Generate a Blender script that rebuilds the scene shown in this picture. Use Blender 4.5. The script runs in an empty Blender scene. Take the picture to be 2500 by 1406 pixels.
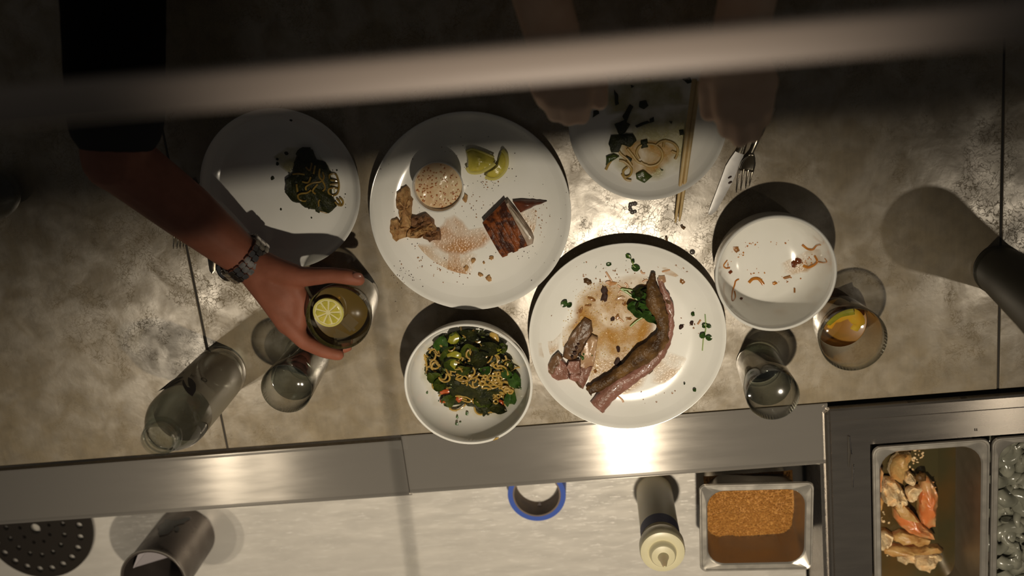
import bpy, bmesh, math, random
from mathutils import Vector, Matrix, noise
R_ = random.Random(7)
C = bpy.context.scene.collection
PI = math.pi
# ---------------------------------------------------------------- camera
F, CX, CY, H = 2545.0, 1250.0, 703.0, 1.5
def _cv(x, y): return Vector((x - CX, -(y - CY), -F))
_Z = -_cv(1420, -50); _Z.normalize()
_Y = -_cv(2278, 9535); _Y -= _Z * _Y.dot(_Z); _Y.normalize()
_X = _Y.cross(_Z)
RW = Matrix((_X, _Y, _Z))                       # camera coords -> world
CAMP = Vector((0, 0, H))
def P(x, y, z=0.0):
    d = RW @ _cv(x, y)
    return CAMP + d * ((z - H) / d.z)
cam = bpy.data.cameras.new('camera'); co = bpy.data.objects.new('camera', cam); C.objects.link(co)
co.matrix_world = Matrix.Translation(CAMP) @ RW.to_4x4()
cam.sensor_width = 36; cam.lens = F / 2500 * 36; cam.clip_start = 0.02; cam.clip_end = 50
cam.dof.use_dof = True; cam.dof.focus_distance = 1.55; cam.dof.aperture_fstop = 1.9
bpy.context.scene.camera = co
# ---------------------------------------------------------------- world, lights, exposure
sc = bpy.context.scene
w = bpy.data.worlds.new('world'); sc.world = w; w.use_nodes = True
w.node_tree.nodes['Background'].inputs[0].default_value = (1.0, 0.93, 0.84, 1)
w.node_tree.nodes['Background'].inputs[1].default_value = 0.03
vs = sc.view_settings; vs.view_transform = 'Standard'; vs.look = 'None'; vs.gamma = 1; vs.use_curve_mapping = False
vs.exposure = 0.0
sc.cycles.max_bounces = 8; sc.cycles.transparent_max_bounces = 16
sc.cycles.caustics_reflective = False; sc.cycles.caustics_refractive = False
LZ = 1.5; LY = -0.83
def lamp(x, y, power, half=52, blend=.43, tilt=-7, col=(1, 0.87, 0.68), rad=0.017):
    l = bpy.data.lights.new('lamp', 'SPOT'); l.energy = power; l.spot_size = math.radians(2 * half); l.spot_blend = blend; l.color = col; l.shadow_soft_size = rad
    o = bpy.data.objects.new('lamp', l); C.objects.link(o); p = P(x, y, 0); o.location = (p.x, LY, LZ); o.rotation_euler = (math.radians(tilt), 0, 0); return o
LA = lamp(1560, 1240, 77, 36, .72); LA.rotation_euler[1] = math.radians(5)
lamp(-230, 1340, 17, 50, .6, -22); lamp(-34, 1330, 10, 50, .6, -26); lamp(3330, 1120, 10.5, 48, .6, -16)
sp = bpy.data.lights.new('rail_fill_spot', 'SPOT'); sp.energy = 60; sp.color = (1, 0.84, 0.68); sp.spot_size = math.radians(28); sp.spot_blend = 1; sp.shadow_soft_size = .03  # added spot with no fixture behind it, aimed to brighten the guard rail
so = bpy.data.objects.new('rail_fill_spot', sp); C.objects.link(so); so.location = (-0.02, -0.75, 1.95)
_t = Vector((-0.02, -0.75 + 1.1 * math.tan(math.radians(40)), 0.85)) - so.location; so.rotation_euler = _t.to_track_quat('-Z', 'Y').to_euler()

# ---------------------------------------------------------------- helpers
def tag(o, label=None, cat=None, group=None, kind=None):
    if label: o['label'] = label
    if cat: o['category'] = cat
    if group: o['group'] = group
    if kind: o['kind'] = kind
    return o
def thing(name, label, cat, loc=(0, 0, 0), group=None, rz=0):
    o = bpy.data.objects.new(name, None); C.objects.link(o); o.location = loc; o.rotation_euler = (0, 0, rz)
    o.empty_display_size = .02
    return tag(o, label, cat, group)
class M:
    def __init__(s): s.v = []; s.f = []; s.mi = []
    def add(s, vs_, fs, mi=0):
        n = len(s.v); s.v += [tuple(v) for v in vs_]; s.f += [tuple(i + n for i in f) for f in fs]; s.mi += [mi] * len(fs); return s
    def lathe(s, prof, seg=48, closed=False, mi=0, c=(0, 0, 0)):
        vs_ = []; fs = []; n = len(prof)
        for r, z in prof:
            for k in range(seg):
                a = 2 * PI * k / seg; vs_.append((c[0] + r * math.cos(a), c[1] + r * math.sin(a), c[2] + z))
        for i in range(n if closed else n - 1):
            j = (i + 1) % n
            for k in range(seg):
                m = (k + 1) % seg; fs.append((i * seg + k, i * seg + m, j * seg + m, j * seg + k))
        if not closed:
            if prof[0][0] > 1e-6: fs.append(tuple(range(seg))[::-1])
            if prof[-1][0] > 1e-6: fs.append(tuple((n - 1) * seg + k for k in range(seg)))
        return s.add(vs_, fs, mi)
    def lathe_open(s, prof, seg=48, mi=0):
        vs_ = []; fs = []
        for r, z in prof:
            for k in range(seg):
                a = 2 * PI * k / seg; vs_.append((r * math.cos(a), r * math.sin(a), z))
        for i in range(len(prof) - 1):
            for k in range(seg):
                m = (k + 1) % seg; fs.append((i * seg + k, i * seg + m, (i + 1) * seg + m, (i + 1) * seg + k))
        return s.add(vs_, fs, mi)
    def tube(s, pts, rad, seg=8, flat=1.0, mi=0, up=Vector((0, 0, 1))):
        pts = [Vector(p) for p in pts]; n = len(pts)
        if not hasattr(rad, '__len__'): rad = [rad] * n
        vs_ = []; fs = []
        for i, p in enumerate(pts):
            t = (pts[min(i + 1, n - 1)] - pts[max(i - 1, 0)])
            if t.length < 1e-9: t = Vector((1, 0, 0))
            t.normalize(); a = t.cross(up)
            if a.length < 1e-4: a = t.cross(Vector((1, 0, 0)))
            a.normalize(); b = a.cross(t)
            for k in range(seg):
                q = 2 * PI * k / seg
                vs_.append(p + a * (rad[i] * math.cos(q)) + b * (rad[i] * flat * math.sin(q)))
        for i in range(n - 1):
            for k in range(seg):
                m = (k + 1) % seg; fs.append((i * seg + k, i * seg + m, (i + 1) * seg + m, (i + 1) * seg + k))
        fs.append(tuple(range(seg))[::-1]); fs.append(tuple((n - 1) * seg + k for k in range(seg)))
        return s.add(vs_, fs, mi)
    def box(s, a, b, mi=0):
        x0, y0, z0 = a; x1, y1, z1 = b
        vs_ = [(x0, y0, z0), (x1, y0, z0), (x1, y1, z0), (x0, y1, z0), (x0, y0, z1), (x1, y0, z1), (x1, y1, z1), (x0, y1, z1)]
        return s.add(vs_, [(3, 2, 1, 0), (4, 5, 6, 7), (0, 1, 5, 4), (1, 2, 6, 5), (2, 3, 7, 6), (3, 0, 4, 7)], mi)
    def blob(s, c, rx, ry, rz, rot=0, amp=.25, seed=0, sub=2, fr=2.0, mi=0):
        bm = bmesh.new(); bmesh.ops.create_icosphere(bm, subdivisions=sub, radius=1)
        cs, sn = math.cos(rot), math.sin(rot); vs_ = []
        for v in bm.verts:
            k = 1 + amp * noise.noise(v.co * fr + Vector((seed * 3.1, seed * 1.7, seed)))
            x, y, z = v.co.x * rx * k, v.co.y * ry * k, v.co.z * rz * k
            vs_.append((c[0] + x * cs - y * sn, c[1] + x * sn + y * cs, c[2] + z))
        fs = [tuple(v.index for v in f.verts) for f in bm.faces]; bm.free()
        return s.add(vs_, fs, mi)
    def slab(s, pts, h, z0=None, dome=.3, amp=.0, edge=.93, mi=0, side=None, seed=0, fr=120, zf=None):
        """outline (world points) -> thick piece with a softly rounded, uneven top"""
        pts = [Vector(p) for p in pts]
        ds = []                                  # resample the outline
        for i, p in enumerate(pts):
            q = pts[(i + 1) % len(pts)]; n = max(1, int((q - p).length / .004))
            ds += [p.lerp(q, k / n) for k in range(n)]
        n = len(ds); cen = sum(ds, Vector()) / n; zb = cen.z if z0 is None else z0
        lv = [(1, 0), (1.0, .55), (edge, .93), (.75, 1), (.45, 1 + dome * .7), (.15, 1 + dome)]
        vs_ = []; fs = []
        for k, (sc_, hh) in enumerate(lv):
            for p in ds:
                q = cen.lerp(p, sc_)
                jv = noise.noise_vector(Vector((q.x * fr * 1.5, q.y * fr * 1.5, seed))) * (amp * .0022)
                q2 = Vector((q.x + jv.x, q.y + jv.y, 0))
                z = zb + h * hh
                if k: z += amp * h * noise.noise(Vector((q.x * fr, q.y * fr, seed)))
                if zf: z += zf(q.x, q.y)
                vs_.append((q2.x, q2.y, z))
        sd = mi if side is None else side
        n0 = len(s.v); s.v += vs_
        for k in range(len(lv) - 1):
            for i in range(n):
                j = (i + 1) % n; s.f.append(tuple(n0 + q for q in (k * n + i, k * n + j, (k + 1) * n + j, (k + 1) * n + i))); s.mi.append(sd if k == 0 else mi)
        m = (len(lv) - 1) * n
        s.f.append(tuple(n0 + m + i for i in range(n))); s.mi.append(mi)
        s.f.append(tuple(n0 + i for i in range(n))[::-1]); s.mi.append(sd)
        return s
def make(name, m, mats, parent=None, world=False, smooth=True, loc=None):
    me = bpy.data.meshes.new(name)
    v = m.v; off = Vector((0, 0, 0))
    if parent is not None and world:
        p = parent; off = Vector(p.location)
        while p.parent: p = p.parent; off += Vector(p.location)
    if parent is None and world:
        n = len(v); off = Vector((sum(a[0] for a in v) / n, sum(a[1] for a in v) / n, min(a[2] for a in v)))
    if off.length: v = [(a[0] - off.x, a[1] - off.y, a[2] - off.z) for a in v]
    me.from_pydata([tuple(a) for a in v], [], m.f)
    bm = bmesh.new(); bm.from_mesh(me); bmesh.ops.recalc_face_normals(bm, faces=bm.faces); bm.to_mesh(me); bm.free()
    if not isinstance(mats, (list, tuple)): mats = [mats]
    for q in mats: me.materials.append(q)
    me.polygons.foreach_set('material_index', m.mi)
    if smooth: me.polygons.foreach_set('use_smooth', [True] * len(me.polygons))
    me.update()
    if smooth:
        try: me.set_sharp_from_angle(angle=math.radians(42))
        except Exception: pass
    o = bpy.data.objects.new(name, me); C.objects.link(o)
    if parent is not None: o.parent = parent
    elif world: o.location = off
    if loc is not None: o.location = loc
    return o
def copy_tree(o, parent=None):
    c = o.copy(); C.objects.link(c)
    if parent: c.parent = parent
    for ch in list(o.children): copy_tree(ch, c)
    return c
def boxes(name, lst, mat, parent=None, world=True, bevel=.0):
    m = M()
    for a, b in lst: m.box(a, b)
    o = make(name, m, mat, parent, world, smooth=False)
    if bevel:
        md = o.modifiers.new('b', 'BEVEL'); md.width = bevel; md.segments = 3
    return o
def smoothed(pts, n=6):
    """Catmull-Rom through points (any dimension)"""
    out = []
    for i in range(len(pts) - 1):
        p0, p1, p2, p3 = pts[max(i - 1, 0)], pts[i], pts[i + 1], pts[min(i + 2, len(pts) - 1)]
        for k in range(n):
            t = k / n
            out.append(tuple(.5 * (2 * b + (c - a) * t + (2 * a - 5 * b + 4 * c - d) * t * t + (3 * b - a - 3 * c + d) * t ** 3) for a, b, c, d in zip(p0, p1, p2, p3)))
    out.append(tuple(pts[-1])); return out

# ---------------------------------------------------------------- materials
def new_mat(name):
    m = bpy.data.materials.new(name); m.use_nodes = True; nt = m.node_tree
    return m, nt, nt.nodes['Principled BSDF']
def mat(name, col, rough=.5, metal=0, spec=.5, col2=None, nscale=30, bump=0, bscale=200, sss=0, alpha=1, coat=0, ndet=4, ramp=(.35, .65), em=None):
    m, nt, b = new_mat(name); N = nt.nodes; L = nt.links
    b.inputs['Base Color'].default_value = (*col, 1); b.inputs['Roughness'].default_value = rough
    b.inputs['Metallic'].default_value = metal; b.inputs['Specular IOR Level'].default_value = spec
    b.inputs['Alpha'].default_value = alpha
    if coat: b.inputs['Coat Weight'].default_value = coat; b.inputs['Coat Roughness'].default_value = .06
    if sss:
        b.inputs['Subsurface Weight'].default_value = sss; b.inputs['Subsurface Radius'].default_value = (.012, .005, .002); b.inputs['Subsurface Scale'].default_value = 1.0
    tc = N.new('ShaderNodeTexCoord')
    if col2 is not None:
        n = N.new('ShaderNodeTexNoise'); n.inputs['Scale'].default_value = nscale; n.inputs['Detail'].default_value = ndet
        r = N.new('ShaderNodeValToRGB'); r.color_ramp.elements[0].position = ramp[0]; r.color_ramp.elements[1].position = ramp[1]
        r.color_ramp.elements[0].color = (*col, 1); r.color_ramp.elements[1].color = (*col2, 1)
        L.new(tc.outputs['Object'], n.inputs['Vector']); L.new(n.outputs['Fac'], r.inputs['Fac']); L.new(r.outputs['Color'], b.inputs['Base Color'])
    if bump:
        n = N.new('ShaderNodeTexNoise'); n.inputs['Scale'].default_value = bscale; n.inputs['Detail'].default_value = 3
        bp = N.new('ShaderNodeBump'); bp.inputs['Strength'].default_value = bump; bp.inputs['Distance'].default_value = .002
        L.new(tc.outputs['Object'], n.inputs['Vector']); L.new(n.outputs['Fac'], bp.inputs['Height']); L.new(bp.outputs['Normal'], b.inputs['Normal'])
    return m
def glass_mat(name, tint=(.93, .95, .93), edge=(.25, .25, .2), refl=1.0, rough=.02, body=0.0, bcol=(.4, .4, .38)):
    m, nt, b = new_mat(name); N = nt.nodes; L = nt.links
    out = N['Material Output']
    lw = N.new('ShaderNodeLayerWeight'); lw.inputs['Blend'].default_value = .35
    pw = N.new('ShaderNodeMath'); pw.operation = 'POWER'; pw.inputs[1].default_value = 2.2; L.new(lw.outputs['Facing'], pw.inputs[0])
    mx = N.new('ShaderNodeMix'); mx.data_type = 'RGBA'; mx.inputs[6].default_value = (*tint, 1); mx.inputs[7].default_value = (*edge, 1)
    L.new(pw.outputs[0], mx.inputs[0])
    tr = N.new('ShaderNodeBsdfTransparent'); L.new(mx.outputs[2], tr.inputs[0])
    gl = N.new('ShaderNodeBsdfGlossy'); gl.inputs['Roughness'].default_value = rough
    l2 = N.new('ShaderNodeLayerWeight'); l2.inputs['Blend'].default_value = .5
    p2 = N.new('ShaderNodeMath'); p2.operation = 'POWER'; p2.inputs[1].default_value = 4.0; L.new(l2.outputs['Facing'], p2.inputs[0])
    ml = N.new('ShaderNodeMath'); ml.operation = 'MULTIPLY_ADD'; ml.inputs[1].default_value = .8 * refl; ml.inputs[2].default_value = .04 * refl; L.new(p2.outputs[0], ml.inputs[0])
    ms = N.new('ShaderNodeMixShader'); L.new(ml.outputs[0], ms.inputs[0]); L.new(tr.outputs[0], ms.inputs[1]); L.new(gl.outputs[0], ms.inputs[2])
    last = ms
    if body:
        b.inputs['Base Color'].default_value = (*bcol, 1); b.inputs['Roughness'].default_value = .35
        m2 = N.new('ShaderNodeMixShader'); m2.inputs[0].default_value = body; L.new(ms.outputs[0], m2.inputs[1]); L.new(b.outputs[0], m2.inputs[2]); last = m2
    L.new(last.outputs[0], out.inputs['Surface']); return m

def counter_mat():
    m, nt, b = new_mat('worn_zinc'); N = nt.nodes; L = nt.links
    tc = N.new('ShaderNodeTexCoord')
    def nz(scale, det=4, dist=0, sx=1, sy=1):
        mp = N.new('ShaderNodeMapping'); mp.inputs['Scale'].default_value = (sx, sy, 1); L.new(tc.outputs['Object'], mp.inputs['Vector'])
        n = N.new('ShaderNodeTexNoise'); n.inputs['Scale'].default_value = scale; n.inputs['Detail'].default_value = det; n.inputs['Distortion'].default_value = dist
        L.new(mp.outputs[0], n.inputs['Vector']); return n.outputs['Fac']
    def ramp(x, p0, p1, c0, c1):
        r = N.new('ShaderNodeValToRGB'); r.color_ramp.elements[0].position = p0; r.color_ramp.elements[1].position = p1
        r.color_ramp.elements[0].color = (*c0, 1); r.color_ramp.elements[1].color = (*c1, 1); L.new(x, r.inputs['Fac']); return r.outputs['Color']
    big = ramp(nz(5, 5, .6), .3, .7, (.235, .188, .122), (.290, .236, .158))
    fine = ramp(nz(60, 6, .3), .3, .7, (.86, .86, .86), (1.08, 1.07, 1.05))
    grain = ramp(nz(220, 3, 0, 1, .12), .3, .7, (.94, .94, .94), (1.04, 1.04, 1.04))
    def mul(a, c):
        x = N.new('ShaderNodeMix'); x.data_type = 'RGBA'; x.blend_type = 'MULTIPLY'; x.inputs[0].default_value = 1
        L.new(a, x.inputs[6]); L.new(c, x.inputs[7]); return x.outputs[2]
    # crackled scuffs
    wv = nz(9, 3); vo = N.new('ShaderNodeTexVoronoi'); vo.feature = 'DISTANCE_TO_EDGE'; vo.inputs['Scale'].default_value = 110
    ad = N.new('ShaderNodeMix'); ad.data_type = 'RGBA'; ad.inputs[0].default_value = .10
    nn = N.new('ShaderNodeTexNoise'); nn.inputs['Scale'].default_value = 22; nn.inputs['Detail'].default_value = 6
    L.new(tc.outputs['Object'], nn.inputs['Vector']); L.new(tc.outputs['Object'], ad.inputs[6]); L.new(nn.outputs['Color'], ad.inputs[7]); L.new(ad.outputs[2], vo.inputs['Vector'])
    crk = ramp(vo.outputs['Distance'], 0.0, .08, (.55, .55, .55), (0, 0, 0))
    msk = ramp(nz(16, 5, .8), .45, .60, (0, 0, 0), (1, 1, 1))
    cm = N.new('ShaderNodeMath'); cm.operation = 'MULTIPLY'; L.new(crk, cm.inputs[0]); L.new(msk, cm.inputs[1])
    base = mul(mul(big, fine), grain)
    dk = N.new('ShaderNodeMix'); dk.data_type = 'RGBA'; cw = N.new('ShaderNodeMath'); cw.operation = 'MULTIPLY'; cw.inputs[1].default_value = .22; L.new(cm.outputs[0], cw.inputs[0]); L.new(cw.outputs[0], dk.inputs[0]); L.new(base, dk.inputs[6]); dk.inputs[7].default_value = (.05, .04, .03, 1)
    L.new(dk.outputs[2], b.inputs['Base Color'])
    ro = N.new('ShaderNodeMapRange'); L.new(nz(30, 6, .5), ro.inputs[0]); ro.inputs[1].default_value = .3; ro.inputs[2].default_value = .7; ro.inputs[3].default_value = .24; ro.inputs[4].default_value = .36
    ra = N.new('ShaderNodeMath'); ra.operation = 'MULTIPLY_ADD'; L.new(cm.outputs[0], ra.inputs[0]); ra.inputs[1].default_value = .3; L.new(ro.outputs[0], ra.inputs[2])
    L.new(ra.outputs[0], b.inputs['Roughness'])
    b.inputs['Specular IOR Level'].default_value = .2
    mt = N.new('ShaderNodeMapRange'); L.new(nz(22, 8, .6), mt.inputs[0]); mt.inputs[1].default_value = .38; mt.inputs[2].default_value = .62; mt.inputs[3].default_value = .05; mt.inputs[4].default_value = .21
    m2 = N.new('ShaderNodeMath'); m2.operation = 'MULTIPLY_ADD'; L.new(cm.outputs[0], m2.inputs[0]); m2.inputs[1].default_value = -.25; L.new(mt.outputs[0], m2.inputs[2]); m2.use_clamp = True
    gl = N.new('ShaderNodeBsdfGlossy'); gl.inputs['Color'].default_value = (.75, .71, .66, 1); L.new(ra.outputs[0], gl.inputs['Roughness'])
    mxs = N.new('ShaderNodeMixShader'); L.new(m2.outputs[0], mxs.inputs[0]); L.new(b.outputs[0], mxs.inputs[1]); L.new(gl.outputs[0], mxs.inputs[2])
    L.new(mxs.outputs[0], N['Material Output'].inputs['Surface'])
    bp = N.new('ShaderNodeBump'); bp.inputs['Strength'].default_value = .12; bp.inputs['Distance'].default_value = .001
    L.new(nz(90, 5, .5), bp.inputs['Height']); L.new(bp.outputs[0], b.inputs['Normal']); L.new(bp.outputs[0], gl.inputs['Normal'])
    return m
def steel(name, col=(.5, .47, .43), rough=.3, aniso=.0, tang=(0, 1, 0), scr=.6, sx=1.0, sy=1.0, metal=1.0, var=.08):
    m, nt, b = new_mat(name); N = nt.nodes; L = nt.links
    b.inputs['Metallic'].default_value = metal; b.inputs['Base Color'].default_value = (*col, 1)
    tc = N.new('ShaderNodeTexCoord')
    if aniso:
        b.inputs['Anisotropic'].default_value = aniso
        cb = N.new('ShaderNodeCombineXYZ')
        for i in range(3): cb.inputs[i].default_value = tang[i]
        L.new(cb.outputs[0], b.inputs['Tangent'])
    mp = N.new('ShaderNodeMapping'); mp.inputs['Scale'].default_value = (sx, sy, 1); L.new(tc.outputs['Object'], mp.inputs['Vector'])
    n = N.new('ShaderNodeTexNoise'); n.inputs['Scale'].default_value = 40; n.inputs['Detail'].default_value = 6; L.new(mp.outputs[0], n.inputs['Vector'])
    mr = N.new('ShaderNodeMapRange'); L.new(n.outputs['Fac'], mr.inputs[0]); mr.inputs[1].default_value = .3; mr.inputs[2].default_value = .7; mr.inputs[3].default_value = rough - var; mr.inputs[4].default_value = rough + var
    L.new(mr.outputs[0], b.inputs['Roughness'])
    # long thin scratches
    mp2 = N.new('ShaderNodeMapping'); mp2.inputs['Scale'].default_value = (5, 170, 1); mp2.inputs['Rotation'].default_value = (0, 0, .5); L.new(tc.outputs['Object'], mp2.inputs['Vector'])
    n2 = N.new('ShaderNodeTexNoise'); n2.inputs['Scale'].default_value = 6; n2.inputs['Detail'].default_value = 2; L.new(mp2.outputs[0], n2.inputs['Vector'])
    rp_ = N.new('ShaderNodeMapRange'); L.new(n2.outputs['Fac'], rp_.inputs[0]); rp_.inputs[1].default_value = .64; rp_.inputs[2].default_value = .70; rp_.inputs[3].default_value = 0; rp_.inputs[4].default_value = 1
    mc = N.new('ShaderNodeMix'); mc.data_type = 'RGBA'; mcf = N.new('ShaderNodeMath'); mcf.operation = 'MULTIPLY'; mcf.inputs[1].default_value = min(.5, .2 * scr); L.new(rp_.outputs[0], mcf.inputs[0]); L.new(mcf.outputs[0], mc.inputs[0])
    mc.inputs[6].default_value = (*col, 1); mc.inputs[7].default_value = (*[min(1, c_ * 1.5 + .08) for c_ in col], 1); L.new(mc.outputs[2], b.inputs['Base Color'])
    bp = N.new('ShaderNodeBump'); bp.inputs['Strength'].default_value = .10 * scr; bp.inputs['Distance'].default_value = .0006; L.new(rp_.outputs[0], bp.inputs['Height'])
    bp2 = N.new('ShaderNodeBump'); bp2.inputs['Strength'].default_value = .03 * scr; bp2.inputs['Distance'].default_value = .001; L.new(n.outputs['Fac'], bp2.inputs['Height']); L.new(bp.outputs[0], bp2.inputs['Normal'])
    L.new(bp2.outputs[0], b.inputs['Normal'])
    return m
mCounter = counter_mat()
mStrip = steel('brushed_steel_edge', (.52, .48, .43), .215, .95, (0, 1, 0), .15, .3, 2, var=.02, metal=.72)
mTable = steel('scratched_steel_table', (.80, .755, .69), .34, 0, scr=2.0, metal=.38, sx=.3, sy=1.5)
mUnit = steel('brushed_steel_unit', (.42, .38, .34), .28, .9, (0, 1, 0), .12, .3, 2, var=.03, metal=.92)
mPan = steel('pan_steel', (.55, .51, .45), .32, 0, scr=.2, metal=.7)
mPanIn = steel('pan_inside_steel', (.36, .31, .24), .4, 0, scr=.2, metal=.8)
mCut = steel('cutlery_steel', (.42, .37, .29), .15, 0, scr=.3)
mBlade = steel('glare_blade_steel', (.85, .83, .81), .36, 0, scr=1, metal=.55)  # paler than the other cutlery: the blade's glare is put into the colour
mChrome = steel('watch_steel', (.6, .56, .53), .18, 0, scr=.1)
mDarkSteel = steel('dark_canister_steel', (.095, .076, .065), .34, .6, (0, 0, 1), .4, metal=.5)
mPorc = mat('white_porcelain', (.83, .82, .78), .12, spec=.5, col2=(.79, .78, .73), nscale=14)
mPorcSpeck = mPorc
mBlackP = mat('black_plastic', (.018, .013, .009), .6, spec=.25, bump=.2, bscale=900)
mRail = mat('painted_rail', (.42, .36, .31), .45)
mSeam = mat('dark_glass_joint', (.03, .026, .022), .5)
mPane = glass_mat('clear_guard_glass', (.985, .985, .98), (.9, .9, .88), .5)
mGlass = glass_mat('clear_glass', (.96, .965, .95), (.34, .32, .25), 1.5)
mGlassB = glass_mat('thick_clear_glass', (.94, .96, .94), (.16, .18, .16), 1.5)
mShoulder = glass_mat('greenish_bottle_glass', (.62, .66, .63), (.10, .12, .11), 1.3, .03)
mFrost = glass_mat('misted_glass', (.85, .85, .82), (.3, .28, .22), .6, .2, .85, (.36, .325, .25))
mWater = glass_mat('still_water', (.74, .77, .75), (.35, .37, .35), 2.2, .06)
mDrink = glass_mat('amber_drink', (.50, .36, .10), (.2, .12, .02), 2.0, .12, .5, (.20, .125, .022))
mDrinkO = glass_mat('orange_drink', (.70, .42, .06), (.3, .15, .01), 1.2, .05, .45, (.52, .25, .02))
mIce = glass_mat('ice', (.85, .8, .65), (.5, .42, .25), 1.6, .08, .12, (.5, .42, .25))
mOlive = mat('olive_glazed_vessel', (.045, .043, .026), .45, spec=.25, col2=(.055, .052, .034), nscale=30)
mDarkGlass = mat('dark_wine_glass', (.012, .011, .010), .06)
mSkin = mat('skin', (.32, .112, .066), .6, spec=.3, col2=(.26, .088, .048), nscale=35, bump=.12, bscale=260, sss=.12)
mSkin2 = mat('skin_second_diner', (.80, .55, .38), .55, col2=(.72, .46, .30), nscale=30, bump=.1, bscale=260)
mNail = mat('nail', (.22, .09, .06), .3)
mCloth = mat('black_cloth', (.008, .008, .008), .95, spec=.1, bump=.3, bscale=600)
mHair = mat('dark_hair', (.02, .013, .01), .6, bump=.5, bscale=400)
mBamboo = mat('bamboo', (.52, .36, .15), .45, col2=(.62, .46, .22), nscale=60)
mNoodle = mat('noodle', (.44, .29, .07), .25, col2=(.32, .20, .04), nscale=70, sss=0, coat=.3)
mNoodleD = mat('oily_noodle', (.33, .22, .045), .22, col2=(.20, .12, .02), nscale=70, coat=.3)
mLeaf = mat('dark_wilted_leaf', (.025, .042, .005), .25, col2=(.065, .085, .010), nscale=60, bump=.6, bscale=220)
mLeafB = mat('fresh_green_leaf', (.042, .100, .014), .3, col2=(.020, .052, .007), nscale=90, bump=.5, bscale=250)
mHerb = mat('black_green_herb', (.010, .013, .003), .42, spec=.22, col2=(.028, .030, .005), nscale=90, bump=.8, bscale=300)
mStem = mat('pale_green_stem', (.22, .30, .035), .3, col2=(.10, .20, .02), nscale=50)
mAvo = mat('yellow_green_piece', (.30, .27, .02), .25, col2=(.16, .17, .015), nscale=50, coat=.3)
mTomato = mat('red_pepper_piece', (.45, .09, .02), .25, col2=(.30, .05, .01), nscale=50)
mLemon = mat('lemon_flesh', (.62, .52, .085), .25, col2=(.44, .39, .04), nscale=60, bump=.3, coat=.3)
mLemonRind = mat('lemon_rind', (.66, .58, .18), .35, col2=(.55, .50, .12), nscale=40)
mLemonPith = mat('lemon_pith', (.70, .64, .34), .4)
mSauce = mat('speckled_cream_sauce', (.82, .67, .43), .16, col2=(.74, .48, .26), nscale=45, bump=.5, bscale=120, coat=.4)
mRoe = mat('orange_roe', (.42, .15, .04), .2, coat=.3)
mBread = mat('torn_toast', (.30, .145, .045), .7, col2=(.50, .30, .12), nscale=120, bump=1, bscale=260)
mBreadD = mat('dark_toast_crust', (.17, .075, .028), .6, col2=(.27, .13, .05), nscale=90, bump=1, bscale=260)
mCrust = mat('roasted_crust', (.22, .058, .012), .42, col2=(.05, .014, .006), nscale=85, bump=.9, bscale=200, spec=.3, ramp=(.42, .56))
mPale = mat('pale_cut_flesh', (.50, .40, .32), .6, spec=.2, col2=(.30, .22, .16), nscale=60)
mMaroon = mat('maroon_skin', (.14, .040, .018), .35, spec=.3, col2=(.07, .022, .012), nscale=60)
mPink = mat('rare_meat', (.31, .145, .11), .36, col2=(.21, .095, .062), nscale=60, bump=.8, bscale=220, coat=.1)
mFat = mat('rendered_fat', (.50, .33, .19), .3, col2=(.36, .20, .11), nscale=45, bump=.3, coat=.3)
mGrey = mat('browned_meat', (.19, .10, .048), .38, col2=(.10, .05, .022), nscale=60, bump=.6, bscale=200)
mCharM = mat('charred_meat', (.050, .022, .006), .38, col2=(.165, .085, .026), nscale=50, bump=1, bscale=220, spec=.25)
mChar = mat('charred_bit', (.022, .009, .006), .6, spec=.2, col2=(.06, .025, .015), nscale=90)
mSeed = mat('roasted_grain', (.32, .14, .035), .3, col2=(.2, .08, .02), nscale=90, coat=.3)
mShallot = mat('fried_shallot', (.50, .25, .09), .4, col2=(.40, .17, .05), nscale=60)
mCrumb = mat('toasted_breadcrumb', (.55, .27, .06), .7, col2=(.40, .17, .03), nscale=260, ndet=2)
mCrab = mat('crab_shell', (.68, .20, .055), .35, col2=(.66, .36, .15), nscale=45, coat=.2, ramp=(.4, .6), bump=.3)
mCrabM = mat('crab_meat', (.90, .72, .44), .5, spec=.3, col2=(.72, .46, .22), nscale=70, bump=1, bscale=160)
mCrabY = mat('crab_shell_pale', (.60, .38, .14), .4, col2=(.50, .24, .07), nscale=50, bump=.5)
mShrimp = mat('raw_shrimp', (.30, .295, .235), .2, col2=(.19, .19, .15), nscale=60, coat=.15, sss=0)
mCream = mat('cream_plastic', (.62, .57, .38), .35, sss=0)
mBody = mat('cream_filled_bottle', (.62, .55, .36), .4, sss=.5)
mBlueT = mat('blue_tape', (.028, .085, .42), .55)
mBlueD = mat('dark_blue_tape', (.03, .035, .11), .6)
mCore = mat('tape_core', (.20, .15, .11), .8, col2=(.14, .11, .10), nscale=40)
mNavy = mat('navy_print', (.010, .008, .03), .5)
mPrint = mat('grey_print', (.05, .045, .035), .5)
mPaper = mat('grey_card', (.42, .38, .40), .7)
mFloor = mat('dark_floor', (.03, .027, .024), .8)
mBoard = mat('dark_board', (.02, .018, .016), .8)
mGap = mat('joint_dirt', (.035, .028, .02), .7)
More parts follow.
